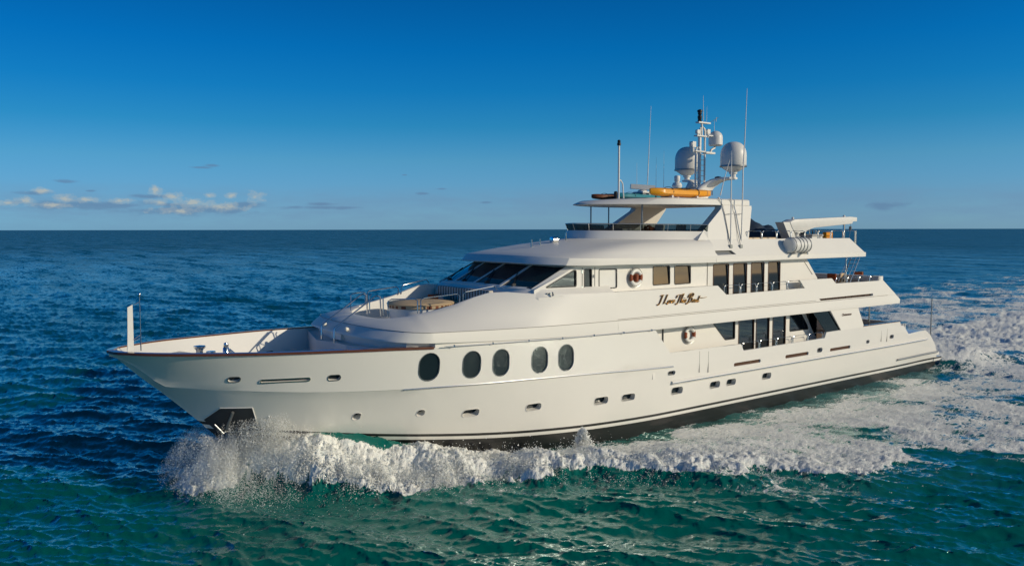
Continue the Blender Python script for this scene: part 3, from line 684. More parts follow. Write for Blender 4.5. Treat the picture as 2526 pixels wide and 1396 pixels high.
# ---- wheelhouse roof and sun deck
FA = [(14.92, 0), (14.94, -1), (15.0, -1.9), (15.12, -2.6), (15.35, -3.15), (15.75, -3.6), (16.3, -3.82), (17.1, -3.92), (18, -3.94), (19.5, -3.94), (21, -3.94), (22.6, -3.94), (24.2, -3.94)]
def zM1(x, y): return ip(x, [(15, 7.37), (16, 7.36), (20, 7.31), (24, 7.27), (37, 7.23)])+.07*(1-(y/3.94)**2)*max(0, min(1, (19-x)/3))
FC = [(18.95, 0), (19.02, -.42), (19.22, -.82), (19.55, -1.2), (20.0, -1.6), (20.5, -1.97), (21.05, -2.3), (21.65, -2.6), (22.25, -2.85), (22.85, -3.05), (23.35, -3.2), (23.8, -3.35), (24.2, -3.48)]
RA = [(x, y, zM1(x, y)) for x, y in FA]
RC = [(x, y, ip(x, [(18.9, 8.10), (21, 8.06), (24.2, 8.02)])) for x, y in FC]
BT = [(x-.42*max(0, 1-i/7.5)-(.0), y*(1.0), z) for i, (x, y, z) in enumerate(RA)]
RB0 = [(x+1.0, y*.9 if i < 5 else y+.35, 7.05) for i, (x, y, z) in enumerate(BT)]
RB1 = [(x, y, zM1(x, y)-.29+(.02 if i > 7 else 0)) for i, (x, y, z) in enumerate(BT)]
RB2 = [(x-.01, y-.005, z+.03) for x, y, z in RB1]
RAb = [(x+.02, y+.02 if y < -.1 else 0, z+.012) for x, y, z in RA]
RM = [*[[(p[0], p[1], p[2]+bb*max(.3, min(1, (i-3)/4))) for i, p in enumerate(bl(RAb, RC, tt_, 0))] for tt_, bb in ((.15, .09), (.3, .14), (.5, .17), (.7, .13), (.86, .07))]]
sym([RB0, RB1, RB2, RA, RAb]+RM+[RC, [(x+.3, y*.85, 8.0) for x, y, z in RC]], 'wheelhouse_roof', WHITE, Y, ang=20)
# flybridge coaming
C0 = [(x, y, z-.03) for x, y, z in RC]
C1 = [(x+.22*max(0, 1-i/7), y+.05 if y < -.1 else 0, 8.46-.006*i) for i, (x, y, z) in enumerate(RC)]
C2 = [(x+.12 if i < 6 else x, y+.12 if y < -.1 else 0, z-.005) for i, (x, y, z) in enumerate(C1)]
C3 = [(x, y, 8.03) for x, y, z in C2]
Cm = bl(C0, C1, .15, 0)
sym([C0, Cm, C1, C2, C3], 'flybridge_coaming', WHITE, Y, ang=20)
# smoked wind deflector on top of it
G0 = [(x+.05, y+.05 if y < 0 else 0, z-.01) for x, y, z in C1]; G1 = [(x-.10*max(0, 1-i/6), y-.02 if y < 0 else 0, z+.31) for i, (x, y, z) in enumerate(C1)]
def sheet(A, B, name, m_, par, th=.012, both=True):
    V = []; F = []
    A2 = A+[(p[0], -p[1], p[2]) for p in A[1:]] if False else None
    full = lambda L: [(p[0], -p[1], p[2]) for p in L[::-1]]+[tuple(p) for p in L[1:]]
    a, b = full(A), full(B); n = len(a)
    for i in range(n):
        c = Vector((a[i][0]-22, a[i][1]*1.0, 0)).normalized()*th
        V += [a[i], b[i], tuple(Vector(b[i])-c), tuple(Vector(a[i])-c)]
    for i in range(n-1):
        k = i*4; l = k+4
        for q in range(4): F.append((k+q, k+(q+1) % 4, l+(q+1) % 4, l+q))
    F += [(0, 1, 2, 3), tuple(4*(n-1)+q for q in range(4))]
    return mesh(name, V, F, m_, par, ang=30)
SMG = bpy.data.materials.new('smoked_glass_sheet'); SMG.use_nodes = True; tt = SMG.node_tree; pb_ = tt.nodes['Principled BSDF']
pb_.inputs['Base Color'].default_value = (.01, .013, .014, 1); pb_.inputs['Roughness'].default_value = .05
tr = N(tt, 'ShaderNodeBsdfTransparent'); tr.inputs[0].default_value = (.50, .55, .56, 1); mx = N(tt, 'ShaderNodeMixShader'); mx.inputs[0].default_value = .22
tt.links.new(tr.outputs[0], mx.inputs[1]); tt.links.new(pb_.outputs[0], mx.inputs[2]); tt.links.new(mx.outputs[0], tt.nodes['Material Output'].inputs[0])
wd = sheet(G0, G1, 'wind_deflector', SMG, Y)
m = MB(); full = [(p[0], -p[1], p[2]) for p in G1[::-1]]+G1[1:]; m.tube(full, .018, 6)
for i in range(0, 13, 2):
    for s in (-1, 1):
        a = G0[i]; b = G1[i]; m.tube([(a[0]-.02, s*-a[1], a[2]-.03), (b[0]-.01, s*-b[1], b[2])], .012, 5)
m.build('deflector_rail', STEEL, wd)
# sun deck body x 24.2 - 37
sx_ = [24.2, 26, 28, 30, 32, 34, 35.4, 35.9]
o_ = [(x, -3.94) for x in sx_]
b0 = [(x, -3.6, 7.05) for x in sx_]+[(36.4, -3.6, 7.05), (36.4, -3.3, 7.05), (36.4, 0, 7.05)]
b1 = [(x, -3.94, 7.0) for x in sx_]+[(36.75, -3.94, 7.0), (36.8, -3.8, 7.0), (36.85, 0, 7.0)]
b2 = [(x, -3.95, 7.03) for x in sx_]+[(36.76, -3.94, 7.03), (36.81, -3.8, 7.03), (36.86, 0, 7.03)]
b3 = [(x, -3.94, zM1(x, 3.94)) for x in sx_]+[(36.76, -3.94, 7.23), (36.81, -3.8, 7.23), (36.86, 0, 7.23)]
b4 = [(x, -3.92, zM1(x, 3.94)+.012) for x in sx_]+[(36.60, -3.92, 7.245), (36.65, -3.8, 7.245), (36.7, 0, 7.245)]
sym([b0, b1, b2, b3, b4], 'sun_deck', WHITE, Y, ang=20)
for sgn in (-1, 1):
    pl = [(24.15, 7.26), (36.62, 7.24), (35.85, 8.0), (26.4, 8.03), (24.15, 8.03)]
    ym = lambda a, b, s=sgn: s*(3.93-.45*min(1, (b-7.26)/.76))
    vv = [(24.20, 7.52), (25.45, 7.52), (25.68, 7.34), (24.36, 7.32)]
    o = panel('sun_deck_bulwark', pl, [vv], 0, .10, WHITE, Y, ymap=ym, flip=-sgn)
    ymi = lambda a, b, s=sgn: s*(3.81-.45*min(1, (b-7.26)/.76))
    panel('vent_recess', offset(vv, .03), [], 0, .03, GREYM, o, ymap=ymi, flip=-sgn)
    m = MB(); m.tube([(33.9, sgn*3.31, 8.0), (33.95, sgn*3.5, 7.75)], .01, 5); m.build('panel_seam', SEAM, o)
m = MB(); m.box(24.4, 36.5, -3.6, 3.6, 7.25, 7.30); m.build('sun_deck_planking', TEAKD, Y, smooth=False)

# ---- hardtop and its side arches
HA = [(19.42, 0), (19.48, -.36), (19.68, -.72), (20.0, -1.06), (20.4, -1.40), (20.85, -1.74), (21.4, -2.08), (22.0, -2.38), (22.7, -2.64), (23.5, -2.82), (24.3, -2.92), (25.5, -2.95), (27, -2.95), (27.85, -2.95), (28.0, -2.8), (28.0, 0)]
def hz(x, top): return ip(x, [(19.4, 9.66), (19.9, 9.74), (20.6, 9.82), (21.6, 9.89), (23, 9.92), (28, 9.92)]) if top else ip(x, [(19.4, 9.60), (21, 9.60), (28, 9.62)])
H0 = [(x+.25 if i < 7 else x-.1*(i > 13), y+.22 if y < -.2 else 0, hz(x, 0)-.0) for i, (x, y) in enumerate(HA)]
H1 = [(x, y, hz(x, 0)+.015) for x, y in HA]
H2 = [(x+(.03 if i < 7 else 0), y+.02 if y < 0 else 0, hz(x, 1)-.05 if i > 6 else hz(x, 0)+.05) for i, (x, y) in enumerate(HA)]
H3 = [(x+(.30 if i < 7 else 0), y+.12 if y < -.1 else 0, hz(x+.3*(i < 7), 1)) for i, (x, y) in enumerate(HA)]
H4 = [(x+(1.1 if i < 7 else 0), y+.5 if y < -.4 else 0, hz(x+1.1*(i < 7), 1)+.02) for i, (x, y) in enumerate(HA)]
sym([H0, H1, H2, H3, H4], 'hardtop', WHITE, Y, ang=40)
arch = fillet([(23.15, 8.0), (26.15, 9.60), (26.2, 9.64), (27.98, 9.64), (28.03, 9.72), (27.9, 9.45), (27.15, 8.0)], .0) if False else [(23.35, 8.0), (24.05, 8.40), (25.75, 9.55), (25.85, 9.66), (27.99, 9.66), (28.0, 9.86), (28.03, 9.84), (27.9, 9.45), (27.1, 8.0)]
arch = [(23.45, 8.0), (23.95, 8.40), (25.65, 9.45), (25.72, 9.62), (28.0, 9.62), (27.97, 9.5), (27.10, 8.0)]
for sgn in (-1, 1):
    ym = lambda a, b, s=sgn: s*(3.49-.55*min(1, max(0, (b-8.0)/1.62)))
    o = panel('hardtop_arch', arch, [], 0, .38, WHITE, Y, ymap=ym, flip=-sgn)
    m = MB(); m.tube([(25.6, sgn*2.975, 9.30), (27.88, sgn*2.975, 9.30)], .006, 4); m.build('panel_seam', SEAM, o)
for (x, y) in ((21.72, -1.71), (21.72, 1.71), (23.9, 2.75)):
    m = MB(); m.tube([(x, y, 7.68), (x, y, 9.61)], .034, 8); m.build('hardtop_post', GREYM, Y)

# ---- main deck house behind the side opening
MH = 3.2
mw = [fillet(q, .07) for q in ([(24.95, 4.12), (25.85, 3.28), (26.55, 3.28), (26.55, 4.12)],)]
tw = [fillet([(a, 2.35), (b, 2.35), (b, 4.12), (a, 4.12)], .05) for a, b in ((26.85, 28.03), (28.2, 29.25), (29.55, 30.62))]
lw = [fillet([(31.0, 3.28), (32.62, 3.28), (32.5, 3.5), (31.95, 4.12), (31.0, 4.12)], .08)]
for sgn in (-1, 1):
    panel('main_house_side', [(20.2, 2.15), (33.9, 2.15), (33.0, 3.2), (32.3, 4.2), (20.2, 4.24)], [offset(q, .002) for q in mw+tw+lw], sgn*MH, .09, WHITE, Y, flip=-sgn)
    for q in mw+lw: window('saloon_window', q, MH, Y, r=.01, sgn=sgn, glass=GLASSM)
    for q in tw: window('saloon_tall_window', q, MH, Y, r=.01, sgn=sgn, frm=BRONZE, glass=GLASSM)
    # recess forward of the walkway with its door edge, waist moulding
    m = MB(); m.box(21.5, 21.56, min(sgn*3.24, sgn*3.2), max(sgn*3.24, sgn*3.2), 3.2, 4.2); m.build('side_door_edge', BLACK, Y, smooth=False)
    panel('wing_panel', [(33.37, 4.26), (36.05, 4.24), (36.68, 3.17), (34.42, 3.14)], [], sgn*4.0, .10, WHITE, Y, flip=-sgn)
    o = panel('wind_screen', [(31.9, 4.25), (33.35, 4.25), (34.4, 3.16), (33.1, 3.13)], [], sgn*3.93, .02, GLASS, Y, flip=-sgn)
    m = MB(); m.tube([(33.3, sgn*3.98, 4.24), (34.38, sgn*3.98, 3.18)], .025, 6); m.build('frame', GREYM, o)
    m = MB(); m.box(20.1, 20.25, min(sgn*3.1, sgn*3.98), max(sgn*3.1, sgn*3.98), 2.15, 4.22); m.build('forward_bulkhead', WHITE, Y, smooth=False)
    m = MB(); m.box(36.6, 40.6, min(sgn*3.84, sgn*4.03), max(sgn*3.84, sgn*4.03), 3.185, 3.225); m.build('cockpit_cap_rail', TEAK, Y, smooth=False)
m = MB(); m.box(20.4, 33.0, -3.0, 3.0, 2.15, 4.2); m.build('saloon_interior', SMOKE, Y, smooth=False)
m = MB(); m.box(33.4, 33.5, -3.15, 3.15, 2.15, 4.24); m.build('saloon_doors', GLASS, Y, smooth=False)
m = MB(); m.box(20.3, 40.9, -3.84, 3.84, 2.152, 2.18); m.build('main_deck_planking', TEAKD, Y, smooth=False)
m = MB(); m.box(40.7, 40.95, -3.7, 3.7, 2.15, 3.1); m.build('transom_bulwark', WHITE, Y, smooth=False)
for y_ in (-3.3, 3.3):
    m = MB(); m.tube([(38.45, y_, 2.15), (38.45, y_, 4.26)], .045, 8); m.build('aft_deck_post', STEEL, Y)

# ---- upper aft deck: posts and ladder to the sun deck
for y_ in (-2.9, 2.9):
    m = MB(); m.tube([(36.9-.35, y_, 4.85), (36.9-.35, y_, 7.02)], .05, 8); m.build('sun_deck_post', STEEL, Y)
m = MB()
a, b = P(2083, 680, 'y', -2.4), P(2110, 636, 'y', -2.4)
for dy in (-.25, .25):
    m.tube([a+Vector((-.2, dy, -.9)), b+Vector((.0, dy, .0))], .03, 6); m.tube([a+Vector((-.2, dy, -.35)), b+Vector((-.35, dy, .05))], .02, 6)
for i in range(9):
    q = (a+Vector((-.2, 0, -.9))).lerp(b, (i+.5)/9); m.box(q.x-.1, q.x+.1, q.y-.26, q.y+.26, q.z-.015, q.z+.015)
m.build('deck_ladder', STEEL, Y)

# ---- railings
def hoop(x0, x1, y, z0, z1, r=.02, cr_=.12, zt=None):
    m = MB(); p = [(x0, y, z0)]
    for i in range(5):
        t = math.pi/2*i/4; p.append((x0+cr_-cr_*math.cos(t), y, z1-cr_+cr_*math.sin(t)))
    for i in range(5):
        t = math.pi/2*i/4; p.append((x1-cr_+cr_*math.sin(t), y, z1-cr_+cr_*math.cos(t)))
    p.append((x1, y, z0)); m.tube(p, r, 8); return m
def row(x0, x1, n, y, z0, z1, name, gap=.08, **k):
    L = (x1-x0)/n
    for s in (-1, 1):
        for i in range(n): hoop(x0+i*L+gap/2, x0+(i+1)*L-gap/2, s*y, z0, z1, **k).build(name, STEEL, Y)
row(24.75, 30.85, 5, 3.92, 5.50, 5.93, 'bulwark_hoop', gap=.10)
row(26.15, 32.85, 5, 3.92, 2.80, 3.17, 'side_deck_hoop', gap=.10)
row(33.9, 38.4, 4, 3.9, 5.62, 5.92, 'aft_rail_hoop')
row(27.0, 36.5, 8, 3.44, 7.98, 8.40, 'sun_deck_hoop')
m = MB()
for s in (-1, 1):
    for dx in (0, .1): m = MB(); m.tube([(36.72+dx, s*3.3, 7.2), (36.72+dx, s*3.3, 8.40)], .03, 8); m.build('rail_stanchion', STEEL, Y)
m = MB(); m.box(38.25, 38.7, -3.9, 3.9, 5.6, 5.86); m.build('aft_bulwark_end', WHITE, Y, smooth=False)
m = MB(); m.box(38.45, 38.6, -3.85, 3.85, 4.85, 5.6); m.build('aft_upper_bulwark', WHITE, Y, smooth=False)
# lounge rails and stair handrails at the nose
def rail(pts, name='lounge_rail', r=.022): MB().tube(pts, r, 8).build(name, STEEL, Y)
for s in (-1, 1):
    yy = s*.56
    rail([(7.25, yy, 4.44), (7.25, yy, 4.94), (7.30, yy, 5.0), (8.86, yy, 6.02), (8.98, yy, 6.06), (9.10, yy, 6.0), (9.12, yy, 5.28)], 'stair_handrail', .028)
    rail([(9.22, yy, 5.3), (9.22, yy, 5.95), (9.3, yy, 6.02)], 'stair_handrail', .026)
    yy = s*2.18
    rail([(8.9, s*1.55, 5.33), (8.9, s*1.55, 5.92), (9.0, s*1.62, 5.99), (9.7, s*2.05, 6.0), (9.8, s*2.1, 5.94), (9.8, s*2.1, 5.46)])
    rail([(9.92, s*2.14, 5.48), (9.92, s*2.14, 5.95), (10.02, s*2.18, 6.02), (11.35, s*2.35, 6.12), (11.45, s*2.36, 6.05), (11.45, s*2.36, 5.78)])
    rail([(11.6, s*2.37, 5.80), (11.6, s*2.37, 6.10), (11.7, s*2.38, 6.17), (12.9, s*2.5, 6.35), (13.05, s*2.53, 6.2)])
q = hitx(854, 818) if False else None
for s in (-1, 1): 
    m = MB(); m.lathe((7.55, s*.95, 4.95), [(.02, -.06), (.07, -.05), (.085, 0), (.06, .06)], 12, 'x'); m.build('deck_light', LAMPM, Y)
m = MB()
for i in range(3): m.box(7.55+i*.38, 8.1+i*.38, -.45, .45, 4.5+.0*i, 4.72+i*.22)
m.build('stair_tread', WHITE, Y, smooth=False)
# lounge seating built into the wheelhouse front
m = MB(); m.box(12.75, 13.4, -2.3, 2.3, 4.9, 5.45); m.build('sofa_base', WHITE, Y, smooth=False)
m = MB(); m.box(12.7, 13.3, -2.25, 2.25, 5.45, 5.58); m.build('sofa_seat', TAN, Y, smooth=False)
def soft(name, x0, x1, y0, y1, z0, z1, m_, par=None, loc=None, r=.05):
    """cushion: a box with rounded edges"""
    bm = bmesh.new(); bmesh.ops.create_cube(bm, size=1)
    for v_ in bm.verts: v_.co = Vector(((x0+x1)/2+v_.co.x*(x1-x0), (y0+y1)/2+v_.co.y*(y1-y0), (z0+z1)/2+v_.co.z*(z1-z0)))
    bmesh.ops.bevel(bm, geom=bm.edges[:], offset=min(r, .45*min(x1-x0, y1-y0, z1-z0)), segments=3, profile=.6, affect='EDGES')
    me = bpy.data.meshes.new(name); bm.to_mesh(me); bm.free(); return finish(me, name, m_, par, True, 50, loc)
o = soft('sofa_back', 13.1, 13.32, -1.9, 1.9, 5.56, 6.12, STRIPE, Y); 
m = MB(); m.box(11.2, 12.75, -2.35, -1.95, 4.9, 5.42); m.build('side_bench', WHITE, Y, smooth=False); m = MB(); m.box(11.6, 12.75, 1.95, 2.35, 4.9, 5.42); m.build('side_bench', WHITE, Y, smooth=False)

# ---- mast, domes and aerials
m = MB()
def mp_(u_, v_, y=0): return P(u_, v_, 'y', y)
mast_arm = [mp_(1690, 468), mp_(1712, 440), mp_(1740, 432), mp_(1790, 432)]
# swept mast base: two curved fins that carry the dome platforms
def fin(sgn):
    # centre line climbing aft and outboard to the dome, swept section
    pts = [(27.1, sgn*.30, 9.88, 1.25, .40), (27.35, sgn*.34, 10.3, 1.1, .36), (27.7, sgn*.46, 10.68, 1.0, .30), (28.05, sgn*.72, 10.93, .85, .22), (28.25, sgn*1.05, 11.03, .7, .15), (28.4, sgn*1.55, 11.05, .62, .12)]
    V = []; F = []
    for i, (x, y, z, w, h) in enumerate(pts):
        a = Vector(pts[min(i+1, 5)][:3])-Vector(pts[max(i-1, 0)][:3]); a.normalize(); up = Vector((0, -sgn*a.z, abs(a.y)+.001)).normalized() if i > 0 else Vector((0, -sgn*1, 0)); up = Vector((0, -sgn*max(.0, a.z), abs(a.y))).normalized()
        for (ca, cb) in ((-1, -.6), (-1, .6), (-.7, 1), (.7, 1), (1, .6), (1, -.6), (.7, -1), (-.7, -1)):
            V.append(Vector((x, y, z))+Vector((1, 0, 0))*ca*w/2+up*cb*h/2)
    for i in range(5):
        for k in range(8): F.append((i*8+k, i*8+(k+1) % 8, (i+1)*8+(k+1) % 8, (i+1)*8+k))
    F += [tuple(range(8)), tuple(40+k for k in range(8))]
    return mesh('mast_fin', V, F, WHITE, Y, ang=60)
for s in (-1, 1): fin(s)
def dome(c, r, h, name='satellite_dome', par=None):
    m = MB(); x, y, z = c
    prof = [(r*.30, -.32*r-.25*r), (r*.32, -.30*r-.1*r), (r*.45, -.38*r), (r*.98, 0), (r*1.0, .02), (r*1.0, h*.45)]
    hh = h*.55
    for i in range(1, 10):
        t = math.pi/2*i/9; prof.append((r*math.cos(t)**.8 if i < 9 else .01, h*.45+hh*math.sin(t)))
    m.lathe(c, prof, 36); o = m.build(name, DOME, par or Y, ang=50)
    m = MB(); m.lathe(c, [(r*1.005, -.02), (r*1.05, -.01), (r*1.05, .05), (r*1.005, .06)], 36); m.build('flange', GREYM, o)
    m = MB(); m.lathe((x, y, z-.95*r), [(r*.22, 0), (r*.22, .5*r), (r*.36, .55*r)], 20); m.build('pedestal', DOME, o)
    return o
dp = P(1808, 410, 'y', -1.5); ds = P(1697, 412, 'y', 1.5)
dome((28.42, -1.5, 11.62), .64, 1.24); dome((28.42, 1.5, 11.62), .64, 1.24)
# mast poles
def pole(pts, r, name='mast_pole', m_=PLASTW): return MB().tube(pts, r, 10).build(name, m_, Y)
pz = lambda u_, v_, y=0: P(u_, v_, 'y', y)
a = pz(1729, 440); b = pz(1729, 362)
x1_, x2_, x3_ = pz(1716, 400).x, pz(1727, 400).x, pz(1738, 400).x
pole([(x2_, .05, 10.7), (x2_, .05, 13.2)], .09)
pole([(x3_, 0, 10.7), (x3_, 0, 13.45), (x3_-.05, 0, 13.62), (x3_-.2, 0, 13.72), (x3_-.36, 0, 13.62), (x3_-.4, 0, 13.45), (x3_-.4, 0, 12.6)], .05)
pole([(x1_, 0, 10.6), (x1_, 0, 12.45), (x1_+.08, 0, 12.65), (x1_+.22, 0, 12.68), (x2_-.02, 0, 12.5), (x2_-.02, 0, 11.5)], .05)
pole([pz(1731, 335), pz(1731, 300)], .055)
m = MB()
for zz in np.arange(10.95, 12.4, .27): m.tube([(x2_, 0, zz), (x3_, 0, zz)], .018, 6)
for zz in np.arange(10.8, 12.1, .27): m.tube([(x1_, 0, zz), (x2_, 0, zz)], .018, 6)
m.build('mast_ladder', PLASTW, Y)
def bar(u0, u1, v_, th, y=0, d=.12):
    m = MB(); p0_, p1_ = pz(u0, v_, y), pz(u1, v_, y); m.box(p0_.x, p1_.x, y-d, y+d, p0_.z-th, p0_.z+th); m.build('spreader', PLASTW, Y)
bar(1720, 1749, 302, .035); bar(1716, 1740, 335, .03); bar(1712, 1736, 373, .03); bar(1738, 1760, 377, .05); bar(1744, 1764, 335, .03)
m = MB(); q = pz(1726, 300); m.lathe((q.x-.0, 0, q.z), [(.09, 0), (.11, .05), (.08, .1), (.11, .15), (.11, .28), (.06, .3), (.1, .36), (.1, .46), (.13, .48), (.13, .56), (.05, .6)], 14); m.build('masthead_light', BLACK, Y)
# small satellite dome on its bracket
q = pz(1765, 358); o = MB().lathe((q.x, 0, q.z), [(.30, -.05), (.36, 0), (.36, .36)]+[(.36*math.cos(math.pi/2*i/8) if i < 8 else .01, .36+.36*math.sin(math.pi/2*i/8)) for i in range(1, 9)], 28).build('small_dome', DOME, Y, ang=50)
pole([(q.x-.02, 0, q.z-.03), (q.x-.08, 0, q.z-.15), (q.x-.35, 0, q.z-.28), (q.x-.4, 0, q.z-.42)], .06, 'dome_bracket')
# camera, floodlights
def lampbox(u_, v_, y, s, name, m_=PLASTW):
    q = pz(u_, v_, y); m = MB(); m.box(q.x-.8*s, q.x+.8*s, y-s*.7, y+s*.7, q.z-s, q.z+s*.8); m.lathe((q.x-.8*s, y, q.z), [(s*.55, -.3*s), (s*.7, 0)], 14, 'x'); m.tube([(q.x, y, q.z-s), (q.x+.1*s, y, q.z-2.4*s)], s*.45, 8); return m.build(name, m_, Y, ang=30)
lampbox(1709, 356, 0, .16, 'thermal_camera'); lampbox(1721, 325, 0, .11, 'floodlight'); lampbox(1746, 325, 0, .13, 'loudhailer')
q = pz(1771, 440, -.9); MB().lathe((q.x, -.9, q.z), [(.05, -.1), (.15, -.06), (.18, .0), (.15, .07), (.03, .1)], 14).build('floodlight', GREYM, Y)
q = pz(1670, 470); m = MB(); m.lathe((q.x, 0, 9.9), [(.14, 0), (.1, .3), (.09, .45)], 14); m.lathe((q.x, 0, q.z+.38-.15), [(.03, -.2), (.2, -.14), (.26, 0), (.2, .14), (.1, .18), (.14, .24), (.15, .45), (.12, .5)], 18); m.build('searchlight', PLASTW, Y)
# open array radar
q = pz(1585, 462, -.0); m = MB(); m.box(q.x-.3, q.x+.3, -.32, .32, 9.88, q.z-.22); m.lathe((q.x, 0, q.z-.22), [(.25, 0), (.2, .08), (.1, .1)], 14); o = m.build('radar_pedestal', PLASTW, Y, ang=30)
Mx = Matrix.Translation((q.x, 0, q.z)) @ Matrix.Rotation(R(-38), 4, 'Z') @ Matrix.Rotation(R(4), 4, 'Y')
MB().box(-.58, .58, -.17, .17, -.11, .11, Mx).build('radar_scanner', PLASTW, o, smooth=False)
# light pole with its bow at the front of the hardtop
q = pz(1526, 487, -.6); xq = q.x; zt = pz(1526, 352, -.6).z
pole([(xq, -.6, 9.8), (xq, -.6, zt-.12)], .045, 'light_pole'); MB().lathe((xq, -.6, zt-.14), [(.06, 0), (.09, .02), (.09, .12), (.06, .14), (.08, .2), (.05, .26)], 12).build('anchor_light', BLACK, Y)
pole([(xq+.02, -.6, 10.72), (xq+.12, -.6, 10.75), (xq+.25, -.6, 10.6), (xq+.33, -.6, 9.85)], .03, 'light_pole')
q = pz(1519, 465, -.2); MB().lathe((q.x, -.2, 9.8), [(.12, 0), (.1, .15), (.06, .2), (.09, .26), (.09, .42), (.05, .46)], 12).build('compass', BLACK, Y)
# whip aerials
def whip(u0, v0, u1, v1, y, r=.022):
    a, b = pz(u0, v0, y), pz(u1, v1, y)
    mid_ = a.lerp(b, .45); return MB().tube([a, a.lerp(b, .2), mid_, b], [r, r, r*.75, r*.35], 7).build('whip_aerial', PLASTW, Y)
whip(1597, 455, 1606, 262, .3); whip(1571, 470, 1571, 402, 1.5, .011); whip(1618, 470, 1619, 388, 1.5, .011); whip(1637, 468, 1638, 372, 1.6, .011)
whip(1735, 298, 1735, 236, 0, .02); whip(1743, 300, 1744, 262, 0, .012); whip(1762, 330, 1762, 294, 0, .014)
m = MB(); q = pz(1766, 296); m.tube([pz(1752, 302), pz(1764, 296)], .01, 5); m.tube([pz(1763, 296), pz(1772, 290)], .012, 5); m.tube([pz(1766, 301), pz(1767, 290)], .016, 5); m.build('wind_vane', GREYM, Y)
m = MB().tube([P(1828, 606, 'y', -3.55), P(1831, 520, 'y', -3.3), P(1833, 420, 'y', -3.1), P(1838, 330, 'y', -3.0), P(1843, 219, 'y', -2.9)], [.035, .03, .03, .022, .010], 8); m.build('whip_aerial', PLASTW, Y)
m = MB().tube([P(1802, 606, 'y', -3.6), P(1803.5, 520, 'y', -3.35), P(1804, 430, 'y', -3.2), P(1805, 372, 'y', -3.1)], [.035, .03, .025, .012], 8); m.build('whip_aerial', PLASTW, Y)
MB().tube([P(1777, 482, 'y', -2.6), P(1787, 440, 'y', -2.6), P(1800, 395, 'y', -2.6)], [.03, .018, .012], 7).build('whip_aerial', PLASTW, Y)
for (l, yb_) in (([(1802, 606), (1796, 572), (1788, 530), (1785, 518), (1783, 507), (1776, 496), (1772, 490)], -3), ([(1827, 606), (1819, 572), (1813, 530), (1810, 520), (1807, 507), (1803, 496), (1798, 490)], -3)):
    m = MB(); pts = []
    for (u_, v_) in l:
        q = P(u_, v_, 'y', -3.05); yy = -(3.52-.55*min(1, max(0, (q.z-8)/1.62))) if q.z > 8 else -(3.96-.45*(q.z-7.26)/.76)
        pts.append(P(u_, v_, 'y', yy))
    m.tube(pts, .014, 5)
    for (uu, vv_) in ((l[2][0], l[2][1]),): q = pts[2]; m.tube([q, q+Vector((.25, -.06, .05)), q+Vector((.48, -.07, .04))], .012, 5)
    m.build('aerial_cable', GREYM, Y)
    q = pts[0]; MB().box(q.x-.08, q.x+.08, q.y-.06, q.y+.04, q.z-.12, q.z+.04).build('aerial_foot', GREYM, Y)
q = P(1773, 484, 'y', -2.4); MB().lathe((q.x, -2.4, 9.88), [(.05, 0), (.06, .1), (.03, .14)], 10).build('aerial_foot', PLASTW, Y)
# roof fittings on the wheelhouse
for (u_, v0, v1) in ((1311, 613, 591), (1332, 612, 589), (1396, 597, 574)):
    q = P(u_, v0, 'y', -.3); t_ = P(u_, v1, 'y', -.3); MB().tube([(q.x, -.3, q.z-.1), (q.x, -.3, t_.z)], .04, 8).build('horn_post', STEEL, Y)
q = P(1366, 604, 'y', -.3); m = MB(); m.lathe((q.x, -.3, q.z-.08), [(.22, 0), (.24, .06), (.16, .12), (.06, .14)], 16); m.lathe((q.x, -.3, q.z+.22), [(.10, -.14), (.15, -.12), (.16, .14), (.12, .18)], 14, 'x'); m.tube([(q.x, -.3, q.z), (q.x, -.3, q.z+.15)], .06, 8); m.build('roof_searchlight', STEEL, Y, ang=30)

# ---- crane on the sun deck
yc_ = -2.3
bp = XZ([(1938, 548), (1950, 541.5), (2087, 535), (2103, 536.5), (2103, 546.5), (2093, 547), (2091, 552), (2083, 553), (1997, 562), (1978, 569.5), (1968, 574), (1950, 573), (1943, 562)], yc_)
cr_o = panel('crane_boom', bp, [], yc_-.28, .56, PLASTW, Y, bevel=.02)
m = MB(); fb = XZ([(1922, 548), (1942, 548), (1953, 590), (1939, 590)], yc_)
panel('crane_pedestal', fb, [], yc_-.25, .5, PLASTW, Y)
for (u_, v_) in ((1955.5, 540), (2082, 535)): q = pz(u_, v_, yc_); m = MB(); m.lathe((q.x, yc_, q.z-.02), [(.07, 0), (.07, .08), (.03, .12)], 10); m.build('boom_lug', PLASTW, cr_o)
q = pz(2098, 549, yc_); m = MB(); m.tube([(q.x, yc_, q.z), (q.x, yc_, q.z-.25)], .012, 6); m.lathe((q.x, yc_, q.z-.45), [(.04, 0), (.08, .05), (.08, .2), (.03, .24)], 10); m.tube([(q.x, yc_, q.z-.45), (q.x-.1, yc_, q.z-.9)], .02, 5); m.build('crane_hook', GREYM, cr_o)
q = pz(2082, 553, yc_); MB().tube([(q.x, yc_, 7.3), (q.x, yc_, q.z+.03)], .07, 8).build('boom_rest', STEEL, Y)
q = pz(1957, 582, yc_); MB().lathe((q.x+.1, yc_-.1, 7.9), [(.22, 0), (.22, .2), (.14, .24), (.14, .34), (.2, .36), (.2, .42)], 16).build('crane_winch', PLASTW, Y)

